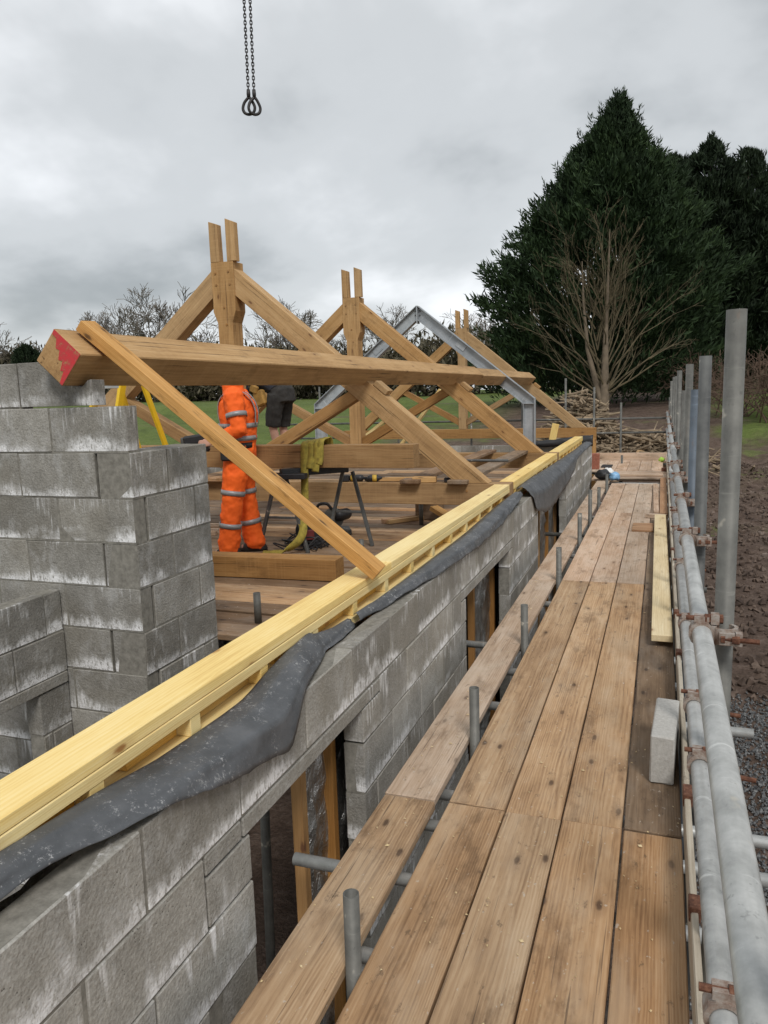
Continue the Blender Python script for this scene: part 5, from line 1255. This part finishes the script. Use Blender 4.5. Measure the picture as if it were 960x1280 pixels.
def bare_tree(label, x, y, L, r, seed, mat='twig', maxl=6, spread=0.75, nchild=3, up_=0.05, name='bare_tree', group='bare winter trees on the hill', ratio=0.72, rmin=0.03, zoff=0.0, me=None, rot=0.0, s=1.0):
    z = ground_z(x, y)+zoff
    t = thing(name, label, 'tree', (x, y, z), group)
    if me is None:
        rr = random.Random(seed); v_, f_ = [], []; v2, f2 = [], []
        tube_rings(v2, f2, [(0,0,-0.3),(0,0,L*0.5),(0.05,0,L)], [r*1.25,r,r*0.85], 8, False)
        for k in range(4):
            a = k*1.57+rr.uniform(-.4,.4); dv = Vector((math.cos(a)*math.sin(spread*0.8), math.sin(a)*math.sin(spread*0.8), math.cos(spread*0.8)))
            grow(v_, f_, rr, Vector((0,0,L*rr.uniform(0.75,1.0))), dv, L*0.95, r*0.6, 1, maxl, spread, nchild, up_, ratio, rmin)
        me = (raw_mesh(v_, f_, 'crown'), raw_mesh(v2, f2, 'trunk', True))
    mt = T(x, y, z) @ Matrix.Rotation(rot, 4, 'Z') @ Matrix.Scale(s, 4)
    add('crown', me[0], M[mat], t, mt); add('trunk', me[1], M[mat], t, mt)
    return me
m1 = bare_tree('wide round-crowned bare tree showing between gable and first king post', -66, 93, 4.5, 0.45, 31, rmin=0.035, maxl=6)
m2 = bare_tree('bare spreading tree showing behind the first king post', -53, 105, 3.2, 0.34, 32, rmin=0.035)
k = 0
for (x, y, s, lab) in ((-104,98,0.95,'bare tree at the far end of the hillside row, beyond the dark yew'),(-90,108,1.15,'bare tree standing directly beside the dark yew on the hill'),(-83,102,1.05,'bare tree on the hill above the red end of the beam'),(-76,112,1.25,'bare tree on the hill above the middle of the raking prop'),(-59,120,1.1,'bare tree on the hill between the round-crowned tree and the first king post'),(-47,112,1.0,'bare tree on the hill under the first truss rafter'),(-42,118,0.95,'bare tree on the hill between the first and second king posts'),(-35,122,0.9,'bare tree on the hill just beside the second king post'),(-27,118,0.85,'bare tree seen through the steel frame apex'),(-14,112,1.0,'bare tree peeping out between the last truss and the huge conifer')):
    bare_tree(lab, x, y, 3, 0.3, 0, me=(m1, m2)[k % 2], rot=k*1.3, s=s*0.93); k += 1
# hillside scrub behind the field: one continuous mass of twiggy undergrowth
rng = np.random.default_rng(4)
V = []
for i in range(4500):
    u = rng.random(); x = -150+205*u; y = 98+rng.normal(0, 4)+8*math.sin(x*0.05)
    if x > -20: y += 6
    if x > -3: y -= 26
    hgt = (12.0 if x < -80 else (8.8 if x < -55 else 6.8))*(0.75+0.35*mnoise.noise(Vector((x*0.07, 3, 1))))
    z = ground_z(x, y)+hgt*rng.random()**0.85
    P = np.array([x, y, z])+rng.normal(0, 1, (26,3))*np.array([1.3,1.0,0.7])
    Dv = rng.normal(0, 0.6, (26,3))+np.array([0,0,0.7]); Dv /= np.linalg.norm(Dv, axis=1)[:,None]
    Sd = np.cross(Dv, rng.normal(0, 1, (26,3))); Sd /= np.linalg.norm(Sd, axis=1)[:,None]
    Ln = rng.uniform(0.5, 1.3, 26); Wd = Ln*0.16
    V.append(np.stack([P, P+Dv*(Ln*.5)[:,None]+Sd*Wd[:,None], P+Dv*Ln[:,None], P+Dv*(Ln*.5)[:,None]-Sd*Wd[:,None]],1).reshape(-1,3))
V = np.concatenate(V); 
add('hillside_scrub', raw_mesh(V.tolist(), [(4*i,4*i+1,4*i+2,4*i+3) for i in range(len(V)//4)], 'scrub'), M['hedge'], label='brown winter scrub and hedge massed along the top of the green field', cat='scrub', kind='stuff')
conifer('small dark rounded yew standing in the scrub behind the gable', (-92.5,95), 9.0, [(0,2.0),(0.3,2.4),(0.6,2.1),(0.85,1.3),(1,0.3)], 7000, 44, (0,0), 'conifer2', 0.2, (0.5,0.9), name='yew_tree')

# bare many-stemmed tree in front of the huge conifer
bx_, by_ = -2.55, 37.5; bz = ground_z(bx_, by_)
t = thing('bare_many_stemmed_tree', 'bare pale-stemmed tree with upswept branches standing before the huge conifer', 'tree', (bx_, by_, bz))
rr = random.Random(77); v_, f_ = [], []; v2, f2 = [], []
tube_rings(v2, f2, [(bx_,by_,bz-0.3),(bx_+0.02,by_,bz+1.2),(bx_+0.03,by_,bz+2.6),(bx_+0.05,by_,bz+4.4),(bx_+0.12,by_,bz+6.4),(bx_+0.16,by_,bz+8.3)], [0.25,0.20,0.15,0.09,0.05,0.015], 9, False)
tube_rings(v2, f2, [(bx_,by_,bz+0.2),(bx_-0.3,by_,bz+1.2),(bx_-0.75,by_-0.1,bz+3.0),(bx_-0.95,by_-0.1,bz+5.0),(bx_-1.05,by_,bz+7.0)], [0.16,0.14,0.10,0.06,0.02], 7, False)
add('trunk', raw_mesh(v2, f2, 'trunk', True), M['bark_pale'], t)
for k in range(46):
    q = 0.4+4.8*rr.random()**1.3; a = rr.uniform(0, 6.28); el = rr.uniform(0.75, 1.3) if q > 1.2 else rr.uniform(0.45, 1.0)
    p0 = Vector((bx_+0.03-(0.35 if rr.random() < 0.35 else 0)*q/3, by_, bz+q)); dv = Vector((math.cos(a)*math.cos(el), 0.7*math.sin(a)*math.cos(el), math.sin(el)))
    L = rr.uniform(2.0, 4.1)*(1-0.40*q/7)
    grow(v_, f_, rr, p0, dv, L, 0.048*(1-q/12), 1, 4, 0.50, 3, 0.04, 0.52, 0.005, 4, 0.12)
add('crown', raw_mesh(v_, f_, 'crown'), M['olive_twig'], t)

# brown bare shrubs at the edge of the mud
for i, (x, y, s, lab) in enumerate(((3.0,36,1.0,'reddish brown bare shrub seen between the two tall scaffold tubes'),(4.6,35,1.15,'reddish brown bare shrub beyond the mud beside the tall scaffold tube'),(6.4,38,1.2,'larger reddish brown bare shrub at the far side of the mud'),(1.6,41,0.9,'low reddish brown shrub under the slim conifers'))):
    z = ground_z(x, y); sh = thing('bare_shrub', lab, 'shrub', (x, y, z), 'bare brown shrubs by the mud'); rr = random.Random(50+i); v_, f_ = [], []
    for k in range(22):
        a = rr.uniform(0, 6.28); el = rr.uniform(0.5, 1.4); dv = Vector((math.cos(a)*math.cos(el), math.sin(a)*math.cos(el), math.sin(el)))
        grow(v_, f_, rr, Vector((x+rr.gauss(0,.35), y+rr.gauss(0,.35), z-0.05)), dv, 1.5*s, 0.035, 2, 5, 0.75, 3, 0.02, 0.62, 0.010, 3, 0.22)
    add('branches', raw_mesh(v_, f_, 'branches'), M['brush'], sh)

# log pile
def log_mesh(seed, L=1.0, r=0.1):
    rr = random.Random(seed); pts = [Vector((L*(q-0.5), rr.gauss(0,0.035)*L, rr.gauss(0,0.03)*L)) for q in (0,0.25,0.5,0.75,1)]
    v_, f_ = [], []; tube_rings(v_, f_, pts, [r*rr.uniform(0.85,1.1) for _ in pts], 9); return raw_mesh(v_, f_, 'log')
M['log'] = plain('log_bark', (0.20,0.13,0.075), 0.9, 0, 0.45, 5)
M['log_end'] = plain('sawn_log', (0.44,0.29,0.155), 0.85, 0, 0.25, 6)
M['branch'] = plain('cut_branch', (0.25,0.19,0.125), 0.9, 0, 0.5, 2)
LM = [log_mesh(i, 1.0, 0.11+0.02*(i % 3)) for i in range(4)]
rr = random.Random(9)
for i in range(14):
    x = -0.35+rr.gauss(0,0.6); y = 25.6+rr.gauss(0,0.5); z = ground_z(x, y)+0.13+0.22*(i % 3)
    add('cut_log', LM[i % 4], M['log_end'] if i % 2 else M['log'], None, T(x, y, z) @ Euler((0, rr.uniform(-.25,.25), rr.uniform(0.9,2.4))).to_matrix().to_4x4() @ Matrix.Scale(rr.uniform(0.8,1.3), 4), 'short cut log lying at the foot of the brushwood heap past the end rails', 'log', 'cut logs by the heap')
v_, f_ = [], []
for i in range(1300):
    u = rr.gauss(0,1); w = rr.gauss(0,1)
    x = (-2.45+1.3*u) if rr.random() < 0.68 else (-0.3+0.9*u); y = 27.5+1.0*w
    top = 2.5*math.exp(-((x+2.7)/1.25)**2-((y-27.5)/1.5)**2)+1.15*math.exp(-((x+0.2)/1.3)**2-((y-26.8)/1.2)**2)
    z = ground_z(x, y)+max(0.05, top*rr.random()**0.5)
    L = rr.uniform(0.4, 1.6); a = rr.uniform(0, math.pi); el = rr.gauss(0, 0.3)
    dv = Vector((math.cos(a)*math.cos(el), math.sin(a)*math.cos(el), math.sin(el)))
    p0 = Vector((x,y,z)); r = rr.choice((0.02,0.025,0.035,0.05))
    side = Vector((rr.gauss(0,.1), rr.gauss(0,.1), rr.gauss(0,.1)))
    tube_rings(v_, f_, [p0-dv*L/2, p0+side*L*0.6, p0+dv*L/2], [r, r*0.9, r*0.6], 6)
add('brushwood_heap', raw_mesh(v_, f_, 'brush'), M['branch'], label='heap of cut branches and brushwood piled below the bare tree', cat='brushwood', kind='stuff')

# wood chips and grit trodden over the walkway
rr = random.Random(15); v_, f_ = [], []
for i in range(420):
    x = rr.uniform(-0.8, 0.1) if rr.random() < 0.75 else rr.uniform(-1.07, -0.87); y = 1.4+10*rr.random()**1.7
    s = rr.uniform(0.002, 0.006) if rr.random() < 0.9 else rr.uniform(0.006, 0.012); a = rr.uniform(0, 6.28); c_, s_ = math.cos(a)*s, math.sin(a)*s; k = rr.uniform(0.3, 0.8); b0 = len(v_)
    v_ += [(x+c_, y+s_, 0.004), (x-s_*k, y+c_*k, 0.005), (x-c_, y-s_, 0.004), (x+s_*k, y-c_*k, 0.0065), (x, y, 0.009)]
    f_ += [(b0,b0+1,b0+4),(b0+1,b0+2,b0+4),(b0+2,b0+3,b0+4),(b0+3,b0,b0+4)]
add('wood_chips', raw_mesh(v_, f_, 'chips'), M['pine_pale'], label='tiny pale wood chips and grit trodden over the walkway boards', cat='wood chips', kind='stuff')
